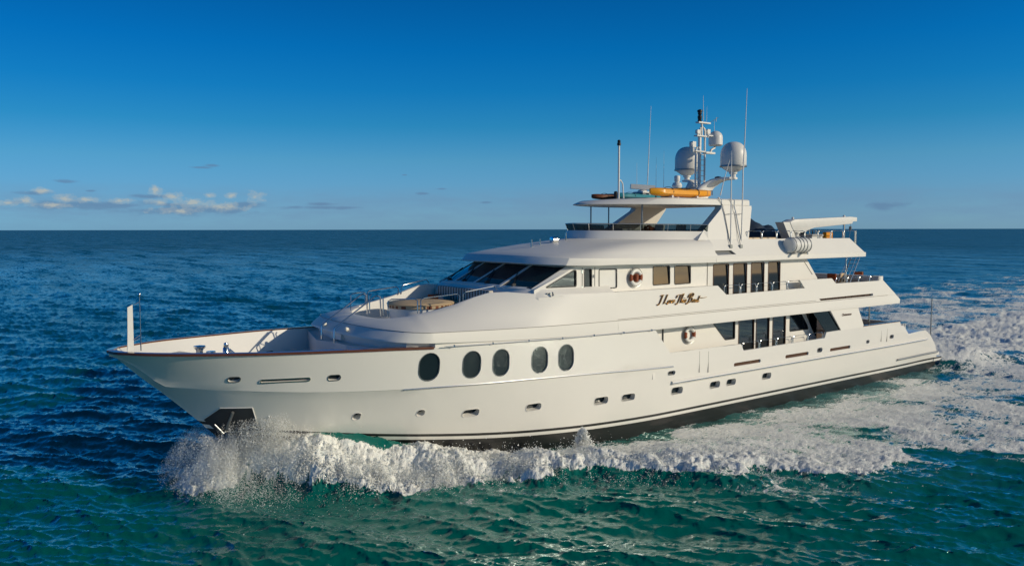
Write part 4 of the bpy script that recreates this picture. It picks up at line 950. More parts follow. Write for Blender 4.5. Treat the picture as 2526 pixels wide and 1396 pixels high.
# ---- name on the side, drawn as written strokes
TX0, TX1 = 20.15, 23.55
def strokes(S_, x0, z0, sx__, sz__, y, r, m_, name, par, shear=.45, slope=-.03):
    m = MB()
    for st in S_:
        pts = []
        # Catmull-Rom through the given points
        for i in range(len(st)-1):
            p0_, p1_, p2_, p3_ = [Vector(st[max(0, min(len(st)-1, j))][:2]) for j in (i-1, i, i+1, i+2)]
            for k in range(5):
                t_ = k/5; q = .5*((2*p1_)+(-p0_+p2_)*t_+(2*p0_-5*p1_+4*p2_-p3_)*t_*t_+(-p0_+3*p1_-3*p2_+p3_)*t_**3); pts.append(q)
        pts.append(Vector(st[-1][:2]))
        P3 = [(x0+(q.x+shear*q.y)*sx__, y, z0+q.y*sz__+slope*(q.x*sx__)) for q in pts]
        n_ = len(P3); rr = []
        for i in range(n_):
            a = P3[max(0, i-1)]; b = P3[min(n_-1, i+1)]; dz__ = abs(b[2]-a[2])/(math.hypot(b[0]-a[0], b[2]-a[2])+1e-6); rr.append(r*(.45+.75*dz__))
        m.tube(P3, rr, 6)
    return m.build(name, m_, par)
NAME = [
 [(-.3, 1.3), (.0, 1.5), (.45, 1.45)], [(.2, 1.45), (.1, .8), (0, .1), (-.25, -.3), (-.55, -.15)],
 [(1.35, 1.55), (1.25, .9), (1.1, .1), (1.0, -.05), (1.35, .05), (1.8, -.02), (2.1, -.2)],
 [(2.35, .55), (2.1, .4), (2.1, .1), (2.35, .02), (2.55, .3), (2.35, .55), (2.7, .5)],
 [(2.7, .5), (2.85, .25), (2.9, .02), (3.1, .25), (3.2, .55), (3.35, .5)],
 [(3.35, .25), (3.65, .35), (3.65, .55), (3.45, .5), (3.35, .2), (3.5, .02), (3.9, .2)],
 [(4.0, .9), (4.1, 1.35), (4.6, 1.45), (5.2, 1.5), (5.7, 1.65)], [(4.95, 1.45), (4.85, .8), (4.7, .0), (4.4, -.3), (4.2, -.1)],
 [(5.6, 1.6), (5.5, .8), (5.45, .02), (5.6, .45), (5.8, .5), (5.8, .2), (5.9, .02), (6.05, .15)],
 [(6.15, .5), (6.1, .15), (6.22, .02), (6.35, .15)], [(6.2, .8), (6.22, .85)],
 [(6.4, .15), (6.65, .6), (6.75, .25), (6.6, .02), (6.35, .08)],
 [(7.75, 1.5), (7.65, .8), (7.5, .0), (7.2, -.3), (7.0, -.05)], [(7.1, .9), (7.25, 1.4), (7.8, 1.7), (8.35, 1.5), (8.2, 1.05), (7.75, .85), (8.25, .75), (8.3, .3), (7.95, 0), (7.6, .1)],
 [(8.85, .55), (8.6, .4), (8.65, .08), (8.9, .05), (9.05, .35), (8.85, .55), (9.15, .5)],
 [(9.6, .5), (9.3, .5), (9.2, .2), (9.35, .03), (9.6, .3), (9.65, .5), (9.62, .1), (9.75, .03), (9.95, .2)],
 [(10.2, 1.15), (10.12, .5), (10.08, .1), (10.25, .02), (10.45, .15)], [(9.85, .75), (10.5, .78), (11.3, .75), (12.2, .86)],
]
strokes(NAME, 20.42, 5.36, .240, .235, -4.012, .021, BRONZE, 'name_lettering_shadow', Y)
strokes(NAME, 20.45, 5.37, .240, .235, -4.026, .019, GOLD, 'name_lettering', Y)
def text(body, size, loc, rot, m_, name, par, shear=0.):
    cu = bpy.data.curves.new('t', 'FONT'); cu.body = body; cu.size = size; cu.extrude = .006; cu.shear = shear
    ob = bpy.data.objects.new('t', cu); me = bpy.data.meshes.new_from_object(ob); bpy.data.objects.remove(ob)
    o = finish(me, name, m_, par, False); o.location = loc; o.rotation_euler = rot; return o
text('Christensen', .19, (34.42, -4.012, 3.90), (math.pi/2, 0, 0), BRONZE, 'builder_lettering', Y, .35)

# ============================================================ LOOSE THINGS ABOARD
def life_ring(c, label, grp):
    t = empty('life_ring', c); tag(t, label, 'life ring', grp)
    m = MB().torus((0, 0, 0), .29, .085, (1, 0, 0), (0, 0, 1), 36, 10, sq=.8); m.build('ring', PLASTW, t, ang=60)
    for a in (-.42, math.pi-.42):
        m = MB()
        m.torus((0, 0, 0), .29, .091, (1, 0, 0), (0, 0, 1), 10, 10, a, a+.84, .84); m.build('orange_band', ORANGE, t, ang=60)
    m = MB().torus((0, 0, 0), .40, .014, (1, 0, 0), (0, 0, 1), 30, 5); m.build('grab_line', BLACK if False else GREYM, t)
    return t
r1 = life_ring((19.49, -UH-.09, 6.48), 'white life ring with orange bands and an orange light hung on the upper deck house', 'life rings hung on the yacht')
m = MB(); m.lathe((-.02, -.03, -.02), [(.04, -.16), (.10, -.14), (.11, .14), (.04, .18)], 14); m.build('ring_light', ORANGE, r1)
life_ring((23.22, -MH-.09, 3.74), 'white life ring with orange bands in the main deck side recess', 'life rings hung on the yacht')
def kayak(name, label, c, rz, L, wd_, h, m_, tilt=0, cat='kayak', grp=None):
    t = empty(name, c, rz); tag(t, label, cat, grp)
    V = []; F = []; n = 18; k = 10
    for i in range(n+1):
        s = i/n; x = (s-.5)*L; tp = max(.05, (1-abs(2*s-1)**(5 if s < .5 else 2.6)))**.75; w = wd_/2*tp; sheer = .10*h*abs(2*s-1)**2.2; hh = h*(.55+.45*tp)
        for j in range(k):
            a = 2*math.pi*j/k+math.pi/k; cx, sx2 = math.cos(a), math.sin(a)
            V.append((x, w*math.copysign(abs(cx)**.8, cx), (hh*.5)*(math.copysign(abs(sx2)**.7, sx2))*(.85 if sx2 > 0 else 1)+h*.5+sheer*(1 if sx2 > 0 else .4)))
    for i in range(n):
        for j in range(k): F.append((i*k+j, i*k+(j+1) % k, (i+1)*k+(j+1) % k, (i+1)*k+j))
    F += [tuple(range(k)), tuple(n*k+j for j in range(k))]
    mesh('kayak_hull', V, F, m_, t, ang=50)
    m = MB(); m.torus((0, 0, h*.93), .42, .025, (1, 0, 0), (0, .5, 0), 20, 6); m.build('cockpit_rim', BLACK, t)
    for sx2 in (-.22, .2):
        m = MB(); m.torus((sx2*L, 0, h*.52), wd_*.47, .02, (0, 1, 0), (0, 0, .6), 24, 5, sq=1.4)
        for q in range(len(m.V)):
            vx, vy, vz = m.V[q]; m.V[q] = (vx, vy, h*.52+(vz-h*.52)*(h*.56/(wd_*.47)))
        m.build('strap', BLACK, t)
    m = MB(); m.tube([(L/2-.08, 0, h*.8), (L/2+.12, .0, h*.85), (L/2+.13, 0, h*.35)], .03, 6); m.build('rudder', GREYM, t)
    return t
ky = kayak('kayak', 'yellow kayak strapped down along the port edge of the hardtop', ((21.75+25.9)/2, -2.15, 9.97), 0, 4.15, .78, .42, YELLOW)
for x in (-.95, .75): m = MB(); m.box(x-.04, x+.04, -.35, .35, -.06, .06); m.build('cradle', PLASTW, ky)
kayak('kayak', 'burnt orange kayak with dark stained hull at the front of the hardtop', (22.3, .75, 9.90), 0, 2.8, .70, .28, RUST, grp=None)
q = P(1575, 482, 'y', 1.1)
kayak('paddle_boat', 'teal kayak lying across the hardtop behind the yellow one', (23.3, -.05, 9.92), R(4), 3.6, .8, .30, TEAL)

# helm seats and plant on the flybridge
def helm_seat(c, label, rz=0):
    t = empty('helm_seat', c, rz); tag(t, label, 'chair', 'white covered seats on the flybridge')
    soft('seat', -.28, .28, -.28, .28, .42, .60, PLASTW, t); 
    o = soft('backrest', .16, .30, -.28, .28, .55, 1.10, PLASTW, t); o.rotation_euler = (0, R(12), 0)
    MB().tube([(0, 0, 0), (0, 0, .44)], .05, 8).build('pedestal', STEEL, t); MB().lathe((0, 0, 0), [(.24, 0), (.24, .03), (.06, .06)], 14).build('foot', STEEL, t)
for i, (u_, lb) in enumerate(((1612, 'white helm seat beside the flower basket on the flybridge'), (1665, 'white helm seat aft of the others on the flybridge near the arch'))):
    q = P(u_, 558, 'y', -1.2); helm_seat((q.x, -1.2, 7.68), lb)
m = MB(); m.box(21.0, 21.6, -1.2, 1.2, 7.3, 8.52); m.build('flybridge_console', GREYF, Y, smooth=False)
m = MB(); m.box(21.3, 27.0, -2.1, 2.1, 7.6, 7.68); m.build('flybridge_floor', TEAKD, Y, smooth=False)
m = MB(); m.box(22.2, 24.6, .4, 2.6, 7.68, 8.45); m.build('flybridge_bar', WHITE, Y, smooth=False)
def plant(name, label, c, r, m_, n=70, seed=1):
    t = empty(name, c); tag(t, label, 'plant'); rnd = random.Random(seed)
    m = MB()
    for _ in range(n):
        d = Vector((rnd.gauss(0, 1), rnd.gauss(0, 1), abs(rnd.gauss(0, .7)))).normalized()*r*rnd.uniform(.5, 1); s = r*.28
        a = Vector((rnd.gauss(0, 1), rnd.gauss(0, 1), rnd.gauss(0, 1))).normalized()*s; b = d.cross(a).normalized()*s*.6
        m.add([d-a, d+b, d+a, d-b], [(0, 1, 2, 3)])
    m.build('blooms', m_, t, smooth=False); MB().lathe((0, 0, -.34), [(.12, 0), (.17, .3), (.15, .32)], 12).build('pot', TAN, t)
q = P(1600, 556, 'y', -1.9); plant('flower_basket', 'basket of rust red flowers beside the flybridge seats', (q.x, -1.9, 8.45), .30, REDBR)
# sun pad on the lounge
t = empty('sun_pad', (11.15, 0, 4.92)); tag(t, 'round tan sun pad with a striped edge on the foredeck lounge', 'sun pad')
MB().lathe((0, 0, 0), [(1.12, 0), (1.2, .1), (1.24, .56)], 40).build('pad_base', WHITE, t, ang=30)
MB().lathe((0, 0, .56), [(1.28, 0), (1.30, .02), (1.30, .12)], 40).build('striped_edge', striped('checked_canvas', (.50, .38, .24), (.22, .08, .04), 4, (1, 1.3, 0)), t, ang=30)
MB().lathe((0, 0, .68), [(1.31, 0), (1.33, .03), (1.28, .07), (.6, .09), (.01, .09)], 40).build('cushion_top', TAN, t, ang=50)
o = soft('cushion', -.28, .28, -.22, .22, 0, .15, ORCUSH, None, (12.25, -1.95, 5.44)); tag(o, 'bright orange cushion on the side bench by the sun pad', 'cushion')
o = soft('cushion', -.4, .4, -.05, .3, 0, .14, OSTRIPE, None, (12.9, -2.55, 5.72)); tag(o, 'orange and white striped cushion by the end of the lounge sofa', 'cushion')
o = soft('cushion', -.3, .3, -.45, .45, 0, .16, REDBR, None, (12.95, 1.55, 5.60)); tag(o, 'rust red cushion on the starboard end of the lounge sofa', 'cushion')
o = soft('cushion', -.15, .15, -.22, .22, 0, .2, TEAL, None, (12.7, .75, 5.60)); tag(o, 'small blue cushion on the lounge sofa beside the rust red one', 'cushion')
# sun deck: towels, pads, covered tender
for i, (x0, x1, lb) in enumerate(((27.6, 28.5, 'orange striped sun pad forward on the sun deck behind the first hoops'), (28.7, 29.9, 'orange striped sun pad next to the crane pedestal'))):
    t = empty('sun_lounger', ((x0+x1)/2, -2.7, 7.30)); tag(t, lb, 'sun lounger', 'striped loungers on the sun deck')
    h = (x1-x0)/2; MB().box(-h, h, -.4, .4, 0, .60).build('base', WHITE, t, smooth=False); soft('striped_pad', -h, h, -.42, .42, .60, .78, OSTRIPE, t)
t = empty('towel_pile', (27.15, -2.75, 7.9)); tag(t, 'heap of rolled rust red and cream towels behind the hardtop arch', 'towels')
for i, (dx, dy, dz__, mm) in enumerate(((0, 0, .1, REDBR), (.22, .05, .08, OSTRIPE), (-.2, .05, .14, TAN), (.1, 0, .26, REDBR), (.36, 0, .02, REDBR))):
    m = MB(); m.lathe((dx, dy, dz__), [(.03, -.3), (.1, -.29), (.1, .29), (.03, .3)], 12, 'y'); m.build('rolled_towel', mm, t)
MB().box(-.35, .45, -.32, .32, -.6, 0).build('towel_box', WHITE, t, smooth=False)
def cover(name, label, c, L, wd_, h, seed, cat, m_=NAVY, rz=0):
    rnd = np.random.RandomState(seed); n, k = 26, 14; V = []; F = []
    ph = rnd.rand(6)*6
    for i in range(n+1):
        s = i/n
        for j in range(k+1):
            a = math.pi*j/k; r_ = (1-abs(2*s-1)**3)**.5
            hump = .55+.45*math.exp(-((s-.35)/.16)**2)+.25*math.exp(-((s-.7)/.1)**2)
            w = 1+.05*math.sin(9*s+ph[0])+.04*math.sin(7*a+13*s+ph[1])
            V.append(((s-.5)*L, wd_/2*math.cos(a)*w*(.3+.7*r_), h*max(0, math.sin(a))**.7*hump*r_*w))
    for i in range(n):
        for j in range(k): F.append((i*(k+1)+j, i*(k+1)+j+1, (i+1)*(k+1)+j+1, (i+1)*(k+1)+j))
    F.append(tuple(i*(k+1) for i in range(n+1))[::-1]+tuple(i*(k+1)+k for i in range(n+1)))
    o = mesh(name, V, F, m_, None, ang=60, loc=c, fix=False); o.rotation_euler = (0, 0, rz); tag(o, label, cat); return o
cover('covered_tender', 'dark blue covered tender lying beneath the crane boom', (32.3, .1, 7.4), 5.2, 2.2, 1.72, 3, 'tender')
cover('covered_jet_ski', 'dark covered jet ski aft of the tender under the boom end', (34.2, -1.3, 7.4), 2.8, 1.1, 1.2, 5, 'jet ski', BLACK)
o = soft('life_jacket', -.32, .32, -.12, .12, 0, .34, ORCUSH, None, (35.2, -2.6, 7.98)); tag(o, 'bright orange life jacket hung inside the aft sun deck rail', 'life jacket')
t = empty('deck_box', (33.6, -2.65, 7.3)); tag(t, 'white deck box with fishing gear on the sun deck under the crane boom', 'box')
soft('box_body', -.5, .5, -.35, .35, 0, .8, PLASTW, t); soft('box_lid', -.53, .53, -.38, .38, .8, .92, GREYF, t)
for i in range(4): MB().tube([(-.3+i*.25, -.1, .9), (-.35+i*.27, -.1, 1.15)], .035, 6).build('gear', BLACK if i % 2 else STEEL, t)
# life raft canisters on their cradle outside the bulwark
def canister(c, label):
    t = empty('life_raft_canister', c); tag(t, label, 'life raft', 'life raft canisters on the sun deck side')
    m = MB(); m.lathe((0, 0, 0), [(.02, -.80), (.30, -.78), (.37, -.70), (.37, .70), (.30, .78), (.02, .80)], 26, 'x'); m.build('canister', PLASTW, t, ang=40)
    for x in (-.62, -.25, .02, .30, .62): MB().lathe((x, 0, 0), [(.375, -.02), (.392, -.018), (.392, .018), (.375, .02)], 26, 'x').build('strap', GREYM, t)
    for x in (-.45, .35): m = MB(); m.box(x-.05, x+.05, -.34, .34, -.46, -.36); m.tube([(x, -.3, -.4), (x, .36, -.25)], .03, 6); m.build('cradle', STEEL, t)
canister((30.35, -3.98, 7.70), 'white strapped life raft canister on the outside of the sun deck bulwark below the crane')
# upper aft deck furniture
def deck_chair(c, rz, label, mm):
    t = empty('deck_chair', c, rz); tag(t, label, 'chair', 'chairs on the upper aft deck')
    soft('seat', -.26, .26, -.26, .26, .42, .54, mm, t); o = soft('backrest', .2, .30, -.26, .26, .5, 1.0, mm, t)
    for a in (-.22, .22):
        for b in (-.22, .22): MB().tube([(a, b, 0), (a*.9, b*.9, .44)], .02, 6).build('leg', GREYM, t)
q = P(2033, 684, 'y', -2.3); deck_chair((q.x, -2.6, 4.85+.2), 0, 'brown cushioned deck chair by the end of the upper deck house', REDBR)
for i, (u_, lb, mm) in enumerate(((2068, 'tan cushioned deck chair left of the deck ladder', TAN), (2112, 'rust cushioned deck chair right of the deck ladder', REDBR), (2133, 'dark cushioned deck chair near the aft end of the upper deck', BLACK))):
    q = P(u_, 680, 'y', -1.5); deck_chair((q.x, -1.5, 4.95), R(90*(i-1)), lb, mm)
t = empty('dining_table', (36.2, .2, 4.85)); tag(t, 'dark dining table on the upper aft deck among the chairs', 'table')
MB().lathe((0, 0, .72), [(1.0, 0), (1.05, .02), (1.0, .05)], 28).build('tabletop', TEAK, t); MB().tube([(0, 0, 0), (0, 0, .72)], .12, 10).build('pedestal', STEEL, t)
for i in range(2): m = MB().tube([(34.2+i*.16, -2.0, 4.85), (34.2+i*.16, -2.0, 6.05)], .05, 8); m.build('mooring_post', STEEL, Y)

# ============================================================ SEA
def fft_tile(N_, L, spec, seed, choppy=True):
    rs = np.random.RandomState(seed); k1 = 2*np.pi*np.fft.fftfreq(N_, L/N_); kx, ky = np.meshgrid(k1, k1, indexing='ij')
    k = np.hypot(kx, ky); k[0, 0] = 1e-6; A = np.sqrt(spec(k, kx, ky)); A[0, 0] = 0
    H = A*(rs.normal(size=k.shape)+1j*rs.normal(size=k.shape)); h = np.real(np.fft.ifft2(H)); s = 1/h.std()
    if not choppy: return h*s
    return h*s, np.real(np.fft.ifft2(-1j*kx/k*H))*s, np.real(np.fft.ifft2(-1j*ky/k*H))*s
WD = PSI+R(180-18)
def sea_spec(lp, l0, l1, spread=2.0, slope=4.):
    kp = 2*np.pi/lp
    def f(k, kx, ky):
        c = (kx*math.cos(WD)+ky*math.sin(WD))/k
        d = np.where(c > 0, np.abs(c)**spread, .12*np.abs(c)**spread)+.02
        return np.exp(-1.25*(kp/k)**2)*k**(-slope)*d*np.exp(-(k*l0/(2*np.pi))**2)*(1-np.exp(-(k*l1/(2*np.pi))**4))
    return f
TA = (37., fft_tile(1024, 37., sea_spec(1.2, .09, 6., 8., 3.4), 3)); TB = (227., fft_tile(1024, 227., sea_spec(4.6, .9, 40., 6., 4.4), 8))
TN = (19., fft_tile(1024, 19., lambda k, a, b: k**-2.9*(k > 2), 5, False)); TM = (47., fft_tile(1024, 47., lambda k, a, b: k**-3.4*(k > .6), 6, False))
def samp(T, arr, x, y):
    L = T[0]; n = arr.shape[0]; u_ = (x/L % 1)*n; v_ = (y/L % 1)*n; i = np.floor(u_).astype(int); j = np.floor(v_).astype(int); fu = u_-i; fv = v_-j
    i %= n; j %= n; i2 = (i+1) % n; j2 = (j+1) % n
    return arr[i, j]*(1-fu)*(1-fv)+arr[i2, j]*fu*(1-fv)+arr[i, j2]*(1-fu)*fv+arr[i2, j2]*fu*fv
def ss(a, b, x): t_ = np.clip((x-a)/(b-a), 0, 1); return t_*t_*(3-2*t_)
HX = np.linspace(0, 47, 189); HY0 = np.array([hy(x, 0.) if x > 4.6 else 0 for x in HX])
HSH = [(1.8, 0), (2.6, .5), (3.4, 1.1), (4.6, 1.55), (6, 1.55), (7.5, 1.25), (8.8, .95), (10.5, .5), (12, .18), (13.5, -.02), (17, -.12), (30, -.08), (46, .05)]
HYS = np.array([hy(x, max(.0, lin(x, HSH))) for x in HX])
YO = [(1.2, .2), (2.0, 1.4), (3, 1.5), (4, 1.75), (5, 3.1), (6.4, 4.35), (8.6, 5.5), (11, 6.2), (13, 7.6), (15, 9.0), (17, 10.2), (21, 12.5), (26, 13.6), (31, 15.2), (46, 19), (76, 24), (120, 33), (300, 60)]
def yo_(x): return np.interp(x, [a for a, b in YO], [b for a, b in YO])
def wake(x, y):
    """height and foam density of the water disturbed by the yacht"""
    a = np.abs(y); xw = x+.35*samp(TM, TM[1], x*1.3, y*1.3); yo = yo_(x)+.62*samp(TM, TM[1], x*1.2+3, y*.5)*ss(4, 12, x)+.16*samp(TN, TN[1], x, y)
    yh = np.interp(x, HX, HYS, left=0, right=0); yh = np.where(x > 46, 0, yh); on = ss(1.2, 2.4, x)
    t_ = (a-yh)/np.maximum(yo-yh, .3)
    hs_ = np.interp(x, [p[0] for p in HSH], [p[1] for p in HSH], left=0); w = np.interp(x, [2, 5, 9, 14], [.6, 1.3, 1.6, 1.9])
    z = hs_*np.exp(-(np.maximum(a-yh+.05, 0)/w)**2)*ss(1.8, 2.6, x)*(x < 46.5)
    hr = np.interp(x, [2, 4, 6, 8, 10, 13, 16, 21, 30, 50, 120], [.1, .35, .60, .62, .55, .48, .40, .30, .20, .15, .1])
    hr = hr*np.clip(1+.50*samp(TM, TM[1], x*.55, y*.25+9), .35, 1.8)
    g1 = np.where(t_ < .72, np.exp(-((t_-.72)/.42)**2), np.exp(-((t_-.72)/.30)**2))
    z = z+hr*g1*on*np.where(t_ > .0, 1, .2)
    z = z-.14*ss(12, 18, x)*ss(.55, .2, t_)*(x < 46)
    inside = ss(1.02, .93, t_)*on
    crest = ss(.45, .78, t_)
    cd_ = np.interp(x, [3, 12, 20, 28, 40, 70, 150], [1., 1., .97, .86, .78, .62, .3])
    idn = np.interp(x, [3, 11, 13.5, 18, 26, 46, 80, 160], [1., 1., .84, .77, .75, .74, .66, .38])
    D = inside*(idn*(1-crest)+cd_*crest)
    D = D*(1-.45*ss(.20, .0, t_)*ss(11, 15, x)*(x < 45))
    D = D*(1-.8*ss(.24, .08, t_)*ss(5.5, 6.8, x)*ss(10.0, 8.2, x))
    st = ss(45, 46.5, x)*ss(6.2+(x-46)*.10, 3.2+(x-46)*.07, a); D = np.maximum(D, st*np.interp(x, [46, 60, 90, 200], [1.2, 1.12, .9, .5]))
    z = z+st*(.75*np.exp(-((x-50)/7)**2)-.05)
    out = ss(2.6, 1.0, (a-yo))*ss(.95, 1.1, t_)*on*np.interp(x, [3, 12, 20, 30], [.18, .3, .35, .3]); D = np.maximum(D, out)
    D = D+.16*samp(TM, TM[1], x, y)*(D > .05)*(D < .95)
    n1 = samp(TN, TN[1], x, y); n2 = samp(TN, TN[1], y*2.3+5, x*2.3); n3 = samp(TM, TM[1], x*1.7, y*1.7)
    bub = 1-np.abs(samp(TN, TN[1], x*1.6+9, y*1.6)); bub2 = 1-np.abs(samp(TN, TN[1], x*4.1, y*4.1+3))
    rough = np.clip(D, 0, 1)**2*(np.interp(x, [3, 10, 15, 22, 30, 46, 60], [.9, .85, .5, .3, .25, .35, .6]))*np.where(crest+(x < 13)+(st > .3) > .4, 1, .45)
    bub3 = 1-np.abs(samp(TN, TN[1], x*9.3+4, y*9.3)); z = z+rough*(.08*n3+.07*bub+.03*n1+.04*bub2+.025*bub3)
    return z, np.clip(D, 0, 1.2)
def seaheight(x, y, r=None):
    a, ax_, ay_ = [samp(TA, q, x, y) for q in TA[1]]; b, bx_, by_ = [samp(TB, q, x, y) for q in TB[1]]
    return .032*a+.075*b, .036*ax_+.085*bx_, .036*ay_+.085*by_
cx, cy = CAM.x, CAM.y
rr = [3., 6, 9, 12, 14.5, 16]
while rr[-1] < 30000: rr.append(rr[-1]+max(.085, rr[-1]**2/6774*.85))
th = list(np.arange(-43, 43.01, .095))+list(np.arange(44, 316.5, 2.5)); th = PSI-np.radians(np.array(th)); rr = np.array(rr)
RR, TT = np.meshgrid(rr, th, indexing='ij'); X = cx+RR*np.cos(TT); Yy = cy+RR*np.sin(TT)
h0, dx0, dy0 = seaheight(X, Yy); wz, D = wake(X, Yy)
calm = 1-.75*np.clip(D, 0, 1); Zs = h0*calm+wz; Xd = X-1.0*dx0*calm; Yd = Yy-1.0*dy0*calm
fade = ss(30000, 8000, RR); Zs = Zs*fade; Xd = X+(Xd-X)*fade; Yd = Yy+(Yd-Yy)*fade
nr_, nt_ = RR.shape; verts = np.stack([Xd, Yd, Zs], -1).reshape(-1, 3); verts = np.vstack([verts, [[cx, cy, 0]]])
i0 = np.arange(nr_-1)[:, None]*nt_+np.arange(nt_)[None, :]; i1 = np.arange(nr_-1)[:, None]*nt_+(np.arange(nt_)[None, :]+1) % nt_
quads = np.stack([i0, i1, i1+nt_, i0+nt_], -1).reshape(-1, 4); c_ = len(verts)-1
tris = np.stack([np.full(nt_, c_), (np.arange(nt_)+1) % nt_, np.arange(nt_)], -1)
me = bpy.data.meshes.new('sea'); me.vertices.add(len(verts)); me.vertices.foreach_set('co', verts.astype(np.float32).ravel())
nl = quads.size+tris.size; me.loops.add(nl); me.loops.foreach_set('vertex_index', np.concatenate([quads.ravel(), tris.ravel()]).astype(np.int32))
me.polygons.add(len(quads)+len(tris)); me.polygons.foreach_set('loop_start', np.concatenate([np.arange(len(quads))*4, len(quads)*4+np.arange(len(tris))*3]).astype(np.int32))
me.update(calc_edges=True); me.validate()
fa = me.attributes.new('foam', 'FLOAT', 'POINT'); fa.data.foreach_set('value', np.append(D.ravel(), 0).astype(np.float32))
me.polygons.foreach_set('use_smooth', [True]*len(me.polygons))
sea = bpy.data.objects.new('sea', me); COL.objects.link(sea); tag(sea, 'dark blue and emerald open sea with small waves reaching the horizon', 'water', kind='structure')
print('SEA', len(verts))

M = bpy.data.materials.new('sea_water'); M.use_nodes = True; t = M.node_tree; b = t.nodes['Principled BSDF']
g = N(t, 'ShaderNodeNewGeometry'); pos = g.outputs['Position']
at = N(t, 'ShaderNodeAttribute'); at.attribute_name = 'foam'; fo = at.outputs['Fac']
def noise(s, det=5, ro=.55, vec=pos, dist=0.):
    n = N(t, 'ShaderNodeTexNoise'); n.inputs['Scale'].default_value = s; n.inputs['Detail'].default_value = det; n.inputs['Roughness'].default_value = ro; n.inputs['Distortion'].default_value = dist; t.links.new(vec, n.inputs['Vector']); return n
flat = N(t, 'ShaderNodeVectorMath', operation='MULTIPLY'); flat.inputs[1].default_value = (.55, 1, 0); t.links.new(pos, flat.inputs[0]); fp = flat.outputs[0]
# water colour: emerald ahead of the camera; reflected sky blue painted in farther out
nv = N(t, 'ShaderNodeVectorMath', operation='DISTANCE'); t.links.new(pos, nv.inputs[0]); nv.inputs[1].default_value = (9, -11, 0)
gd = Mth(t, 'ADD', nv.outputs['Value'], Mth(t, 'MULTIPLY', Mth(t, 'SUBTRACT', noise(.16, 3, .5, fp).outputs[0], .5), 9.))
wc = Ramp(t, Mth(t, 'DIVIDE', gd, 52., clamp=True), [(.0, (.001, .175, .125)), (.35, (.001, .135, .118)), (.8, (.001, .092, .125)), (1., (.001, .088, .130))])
aer = Mth(t, 'MULTIPLY', fo, .42, clamp=True)
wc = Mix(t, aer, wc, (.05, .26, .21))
# foam pattern
n1 = noise(1.5, 9, .70, fp, .7).outputs[0]; n2 = noise(7.5, 6, .7, fp, .8).outputs[0]
dv = N(t, 'ShaderNodeVectorMath', operation='MULTIPLY_ADD'); t.links.new(noise(1.3, 4, .6, fp).outputs['Color'], dv.inputs[0]); dv.inputs[1].default_value = (1.1, 1.1, 0); t.links.new(fp, dv.inputs[2])
def vor(s):
    v_ = N(t, 'ShaderNodeTexVoronoi', feature='DISTANCE_TO_EDGE'); v_.inputs['Scale'].default_value = s; t.links.new(dv.outputs[0], v_.inputs['Vector']); return v_.outputs['Distance']
web = Mth(t, 'SUBTRACT', 1., Mth(t, 'MINIMUM', Mth(t, 'MULTIPLY', vor(2.1), 3.4), Mth(t, 'MULTIPLY', vor(5.5), 3.8)))
field = Mth(t, 'ADD', Mth(t, 'ADD', Mth(t, 'MULTIPLY', n1, .80), Mth(t, 'MULTIPLY', n2, .52)), Mth(t, 'MULTIPLY', web, .26))   # about .5 - .95
thr = Mth(t, 'SUBTRACT', 1.20, Mth(t, 'MULTIPLY', fo, .62))
fm = Mth(t, 'DIVIDE', Mth(t, 'SUBTRACT', field, thr), .085, clamp=True)
fm = Mth(t, 'MULTIPLY', fm, Mth(t, 'MULTIPLY', fo, 8., clamp=True))
fcol = Mix(t, Ramp(t, n2, [(.25, 0.), (.55, 1.)]), (.72, .80, .78), (.98, .97, .90))  # darker blue-green in the hollows: shading painted into the foam
# ripples too small for the mesh, and the scatter of facet directions that a distant rough sea shows
mpn = N(t, 'ShaderNodeMapping'); mpn.inputs['Rotation'].default_value = (0, 0, -WD); mpn.inputs['Scale'].default_value = (2.4, .38, 1); t.links.new(pos, mpn.inputs[0])
rip = Mth(t, 'ADD', noise(1.3, 6, .6, mpn.outputs[0]).outputs[0], Mth(t, 'MULTIPLY', noise(6., 7, .65, mpn.outputs[0]).outputs[0], .45))
bp1 = N(t, 'ShaderNodeBump'); bp1.inputs['Strength'].default_value = .5; bp1.inputs['Distance'].default_value = .03; t.links.new(rip, bp1.inputs['Height'])
far = Ramp(t, Mth(t, 'DIVIDE', nv.outputs['Value'], 400., clamp=True), [(.03, .0), (.15, .6), (1., 1.)])
def facets(sc, det):
    q = N(t, 'ShaderNodeVectorMath', operation='SUBTRACT'); t.links.new(noise(sc, det, .6, mpn.outputs[0]).outputs['Color'], q.inputs[0]); q.inputs[1].default_value = (.5, .5, .5); return q.outputs[0]
fs = N(t, 'ShaderNodeVectorMath', operation='ADD'); t.links.new(facets(1.3, 5), fs.inputs[0]); t.links.new(facets(.10, 8), fs.inputs[1])
f2 = N(t, 'ShaderNodeVectorMath', operation='MULTIPLY'); t.links.new(fs.outputs[0], f2.inputs[0]); f2.inputs[1].default_value = (1.0, 1.0, 0)
f3 = N(t, 'ShaderNodeVectorMath', operation='SCALE'); t.links.new(f2.outputs[0], f3.inputs[0]); t.links.new(Mth(t, 'MULTIPLY', far, .85), f3.inputs['Scale'])
f4 = N(t, 'ShaderNodeVectorMath', operation='ADD'); t.links.new(bp1.outputs[0], f4.inputs[0]); t.links.new(f3.outputs[0], f4.inputs[1])
f5 = N(t, 'ShaderNodeVectorMath', operation='NORMALIZE'); t.links.new(f4.outputs[0], f5.inputs[0])
bp2 = N(t, 'ShaderNodeBump'); bp2.inputs['Distance'].default_value = .10; t.links.new(Mth(t, 'MULTIPLY', fm, .8), bp2.inputs['Strength'])
t.links.new(Mth(t, 'ADD', n2, Mth(t, 'MULTIPLY', fm, .5)), bp2.inputs['Height']); t.links.new(f5.outputs[0], bp2.inputs['Normal'])
t.nodes.remove(b)
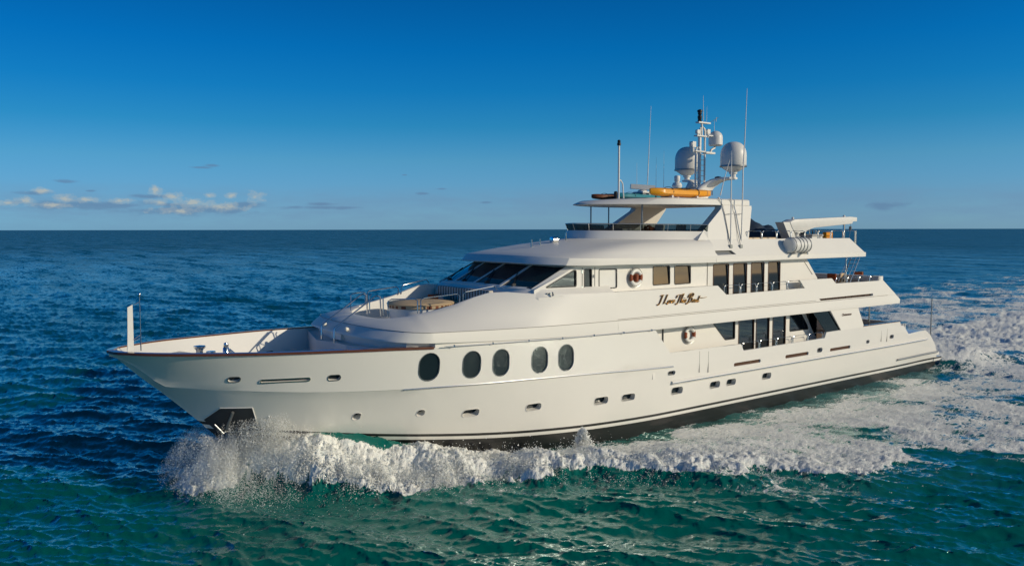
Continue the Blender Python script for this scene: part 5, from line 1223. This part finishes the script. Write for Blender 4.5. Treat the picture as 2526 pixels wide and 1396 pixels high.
# light scattered back out of the water hardly depends on the slope of each ripple: diffuse on a nearly level normal;
# the ripples themselves show in the Fresnel reflection
lv = N(t, 'ShaderNodeMix'); lv.data_type = 'VECTOR'; lv.inputs[0].default_value = .35; lv.inputs[4].default_value = (0, 0, 1); t.links.new(f5.outputs[0], lv.inputs[5])
ln = N(t, 'ShaderNodeVectorMath', operation='NORMALIZE'); t.links.new(lv.outputs[1], ln.inputs[0])
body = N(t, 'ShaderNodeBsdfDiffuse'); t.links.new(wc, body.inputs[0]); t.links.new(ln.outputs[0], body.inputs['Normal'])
gl = N(t, 'ShaderNodeBsdfGlossy'); gl.inputs[0].default_value = (.82, .98, 1, 1); t.links.new(Mth(t, 'MULTIPLY_ADD', far, .22, .05), gl.inputs['Roughness']); t.links.new(f5.outputs[0], gl.inputs['Normal'])
fr = N(t, 'ShaderNodeFresnel'); fr.inputs[0].default_value = 1.333; t.links.new(f5.outputs[0], fr.inputs['Normal'])
wat = N(t, 'ShaderNodeMixShader'); strk = N(t, 'ShaderNodeMapping'); strk.inputs['Rotation'].default_value = (0, 0, -WD); strk.inputs['Scale'].default_value = (.10, .022, 0); t.links.new(pos, strk.inputs[0])
gust = Ramp(t, noise(1., 9, .72, strk.outputs[0]).outputs[0], [(.34, .45), (.52, 1.), (.7, 1.75)])       # cat's paws: rougher and smoother patches
fs_ = Mth(t, 'MULTIPLY_ADD', Mth(t, 'SUBTRACT', gust, 1.), Mth(t, 'MULTIPLY_ADD', far, .6, .15), 1.)
t.links.new(Mth(t, 'MULTIPLY', fr.outputs[0], Mth(t, 'MULTIPLY', fs_, Mth(t, 'MULTIPLY_ADD', far, -1.0, 1.45)), clamp=True), wat.inputs[0]); t.links.new(body.outputs[0], wat.inputs[1]); t.links.new(gl.outputs[0], wat.inputs[2])
fd = N(t, 'ShaderNodeBsdfDiffuse'); t.links.new(fcol, fd.inputs[0]); t.links.new(bp2.outputs[0], fd.inputs['Normal'])
fin = N(t, 'ShaderNodeMixShader'); t.links.new(fm, fin.inputs[0]); t.links.new(wat.outputs[0], fin.inputs[1]); t.links.new(fd.outputs[0], fin.inputs[2])
t.links.new(fin.outputs[0], t.nodes['Material Output'].inputs[0])
sea.data.materials.append(M)

# ---- spray and foam clumps thrown up by the bow: uncountable, so one object each
def bits(name, pos_, size, kind, m_, seed=1):
    rs = np.random.RandomState(seed); n = len(pos_)
    if kind == 'drop': base = np.array([(1, 1, 1), (-1, -1, 1), (-1, 1, -1), (1, -1, -1)])*.6; fc = np.array([(0, 1, 2), (0, 3, 1), (0, 2, 3), (1, 3, 2)])
    else:
        gph = (1+5**.5)/2; base = np.array([(-1, gph, 0), (1, gph, 0), (-1, -gph, 0), (1, -gph, 0), (0, -1, gph), (0, 1, gph), (0, -1, -gph), (0, 1, -gph), (gph, 0, -1), (gph, 0, 1), (-gph, 0, -1), (-gph, 0, 1)])/1.9
        fc = np.array([(0, 11, 5), (0, 5, 1), (0, 1, 7), (0, 7, 10), (0, 10, 11), (1, 5, 9), (5, 11, 4), (11, 10, 2), (10, 7, 6), (7, 1, 8), (3, 9, 4), (3, 4, 2), (3, 2, 6), (3, 6, 8), (3, 8, 9), (4, 9, 5), (2, 4, 11), (6, 2, 10), (8, 6, 7), (9, 8, 1)])
    k = len(base); Vv = base[None]*(1+.35*rs.normal(size=(n, k, 1)))*size[:, None, None]
    q = rs.normal(size=(n, 4)); q /= np.linalg.norm(q, axis=1)[:, None]; w, x, y, z = q.T
    Rm = np.stack([1-2*(y*y+z*z), 2*(x*y-w*z), 2*(x*z+w*y), 2*(x*y+w*z), 1-2*(x*x+z*z), 2*(y*z-w*x), 2*(x*z-w*y), 2*(y*z+w*x), 1-2*(x*x+y*y)], -1).reshape(n, 3, 3)
    Vv = np.einsum('nij,nkj->nki', Rm, Vv)+pos_[:, None]
    Fv = (fc[None]+np.arange(n)[:, None, None]*k).reshape(-1)
    me = bpy.data.meshes.new(name); me.vertices.add(n*k); me.vertices.foreach_set('co', Vv.astype(np.float32).ravel()); me.loops.add(len(Fv)); me.loops.foreach_set('vertex_index', Fv.astype(np.int32))
    me.polygons.add(len(Fv)//3); me.polygons.foreach_set('loop_start', (np.arange(len(Fv)//3)*3).astype(np.int32)); me.update(calc_edges=True)
    me.polygons.foreach_set('use_smooth', [kind != 'drop']*len(me.polygons))
    o = bpy.data.objects.new(name, me); COL.objects.link(o); me.materials.append(m_); return o
SPR = bpy.data.materials.new('spray'); SPR.use_nodes = True; tt = SPR.node_tree; pb_ = tt.nodes['Principled BSDF']; pb_.inputs['Base Color'].default_value = (.97, .96, .93, 1); pb_.inputs['Roughness'].default_value = .6
tl = N(tt, 'ShaderNodeBsdfTranslucent'); tl.inputs[0].default_value = (.9, .92, .9, 1); mx = N(tt, 'ShaderNodeMixShader'); mx.inputs[0].default_value = .45
tt.links.new(pb_.outputs[0], mx.inputs[1]); tt.links.new(tl.outputs[0], mx.inputs[2]); tt.links.new(mx.outputs[0], tt.nodes['Material Output'].inputs[0])
rs = np.random.RandomState(11)
def surf(x, y): z, D_ = wake(x, y); return z, D_
hyv = lambda x, z: np.array([hy(a, b_) for a, b_ in zip(x, z)])
PS = []; SZ = []
def addp(x, y, z, s): PS.append(np.stack([x, y, z], -1)); SZ.append(s)
# a) sheet of spray climbing the flare and curling outboard, each side
for sgn, n in ((-1, 130000), (1, 40000)):
    x = 2.8+rs.gamma(2.0, .72, n); x = x[x < 8.5]; n = len(x)
    top = np.interp(x, [2.6, 3.3, 4.4, 5.5, 7, 8.5, 10.5], [1.2, 2.2, 2.45, 2.05, 1.45, 1.05, .6])
    d = rs.exponential(.62, n)*np.interp(x, [3, 5, 8], [.8, 1.1, 1.5]); f = rs.beta(1.3, 1.5, n); 
    z = top*f*np.exp(-(d/2.0)**2); gx = np.linspace(2, 11, 46); gz = np.linspace(0, 2.6, 14); tabh = np.array([[hy(a, b_) for b_ in gz] for a in gx])
    ii = np.clip(((x-2)/9*45), 0, 44.99); jj = np.clip(z/2.6*13, 0, 12.99); y = tabh[ii.astype(int), jj.astype(int)]+.06+d
    cl = samp(TN, TN[1], x*1.6, z*1.6+d); keep = rs.rand(n) < ss(-1.4, .7, cl)
    addp(x[keep]-.15*d[keep], sgn*y[keep], z[keep], rs.gamma(3., .0020, keep.sum())+.003)
n = 70000; x = rs.uniform(2.8, 4.9, n); z = np.interp(x, [2.8, 3.4, 4.6], [1.0, 1.9, 2.55])*rs.beta(1.1, 1.7, n); d = rs.exponential(.40, n)
ii = np.clip(((x-2)/9*45), 0, 44.99); jj = np.clip(z/2.6*13, 0, 12.99); addp(x, -(tabh[ii.astype(int), jj.astype(int)]+.08+d), z*np.exp(-(d/1.4)**2), rs.gamma(3., .0020, n)+.003)
# b) fan thrown forward and sideways by the stem
n = 130000; a = np.clip(rs.normal(0, 1.0, n), -2.2, 2.2); r_ = 3.0*rs.beta(1.6, 2.1, n); hh = (1.75*np.sin(np.pi*np.clip(r_/3.2, 0, 1)**.75))*rs.beta(1.4, 1.2, n)+.05
x = 3.5-r_*np.cos(a)*.72; y = r_*np.sin(a)*1.15; cl = samp(TN, TN[1], x*1.4+4, y*1.4+hh); keep = rs.rand(n) < ss(-1.2, 1., cl)*np.interp(np.abs(a), [0, .4, 1.2, 2.2], [.45, .8, 1., .5])
addp(x[keep], y[keep], hh[keep], rs.gamma(3., .0020, keep.sum())+.003)
# c) droplets over the breaking crest
n = 90000; x = 4+rs.gamma(1.8, 4.4, n); x = x[x < 24]; n = len(x); yh = np.interp(x, HX, HYS); yo = yo_(x); tt_ = rs.normal(.80, .16, n); y = yh+(yo-yh)*tt_; sg = np.where(rs.rand(n) < .8, -1, 1)
z, D_ = wake(x, sg*y); hgt = rs.exponential(.11, n)*np.interp(x, [5, 12, 24], [1.5, 1., .4]); cl = samp(TN, TN[1], x*1.2+7, y*1.2); keep = (rs.rand(n) < ss(-.6, 1.3, cl))
addp(x[keep], (sg*y)[keep], (z+hgt)[keep], rs.gamma(2., .004, keep.sum())+.0035)
# d) little plume slapped up amidships
n = 2600; f = rs.rand(n)**.7; x = 15.0+rs.normal(0, .32, n)*(1.15-f)-.1*f; y = -5.3+rs.normal(0, .3, n)*(1.15-f); addp(x, y, .05+1.05*f*np.exp(-((x-15)/.4)**2)+rs.rand(n)*.05, rs.gamma(2., .009, n)+.006)
sp = bits('sea_spray', np.vstack(PS), np.concatenate(SZ), 'drop', SPR, 2)
tag(sp, 'white spray thrown up along the bow of the yacht', 'spray', kind='stuff')
# foam clumps: puffy white heads heaped on the broken water
n = 16000; x = 3.0+rs.gamma(1.7, 4.6, n); x = x[x < 22]; n = len(x); yh = np.interp(x, HX, HYS); yo = yo_(x)
tt_ = np.where(rs.rand(n) < .62, rs.normal(.84, .12, n), rs.uniform(.15, 1, n)); y = yh+(yo-yh)*tt_; sg = np.where(rs.rand(n) < .8, -1, 1); z, D_ = wake(x, sg*y)
cl = samp(TN, TN[1], x*1.1+2, y*1.1+6); keep = (D_ > .75) & (rs.rand(n) < ss(-.3, 1.2, cl)); s = (.010+.035*rs.beta(1.3, 4, n))*np.interp(x, [3, 12, 22], [1.1, 1., .55])
FO = SPR
cl_o = bits('sea_foam', np.stack([x-.1, sg*y, z+s*.2+.04*rs.rand(n)], -1)[keep], s[keep], 'puff', FO, 4)
tag(cl_o, 'heaped white foam of the breaking bow wave', 'foam', kind='stuff')
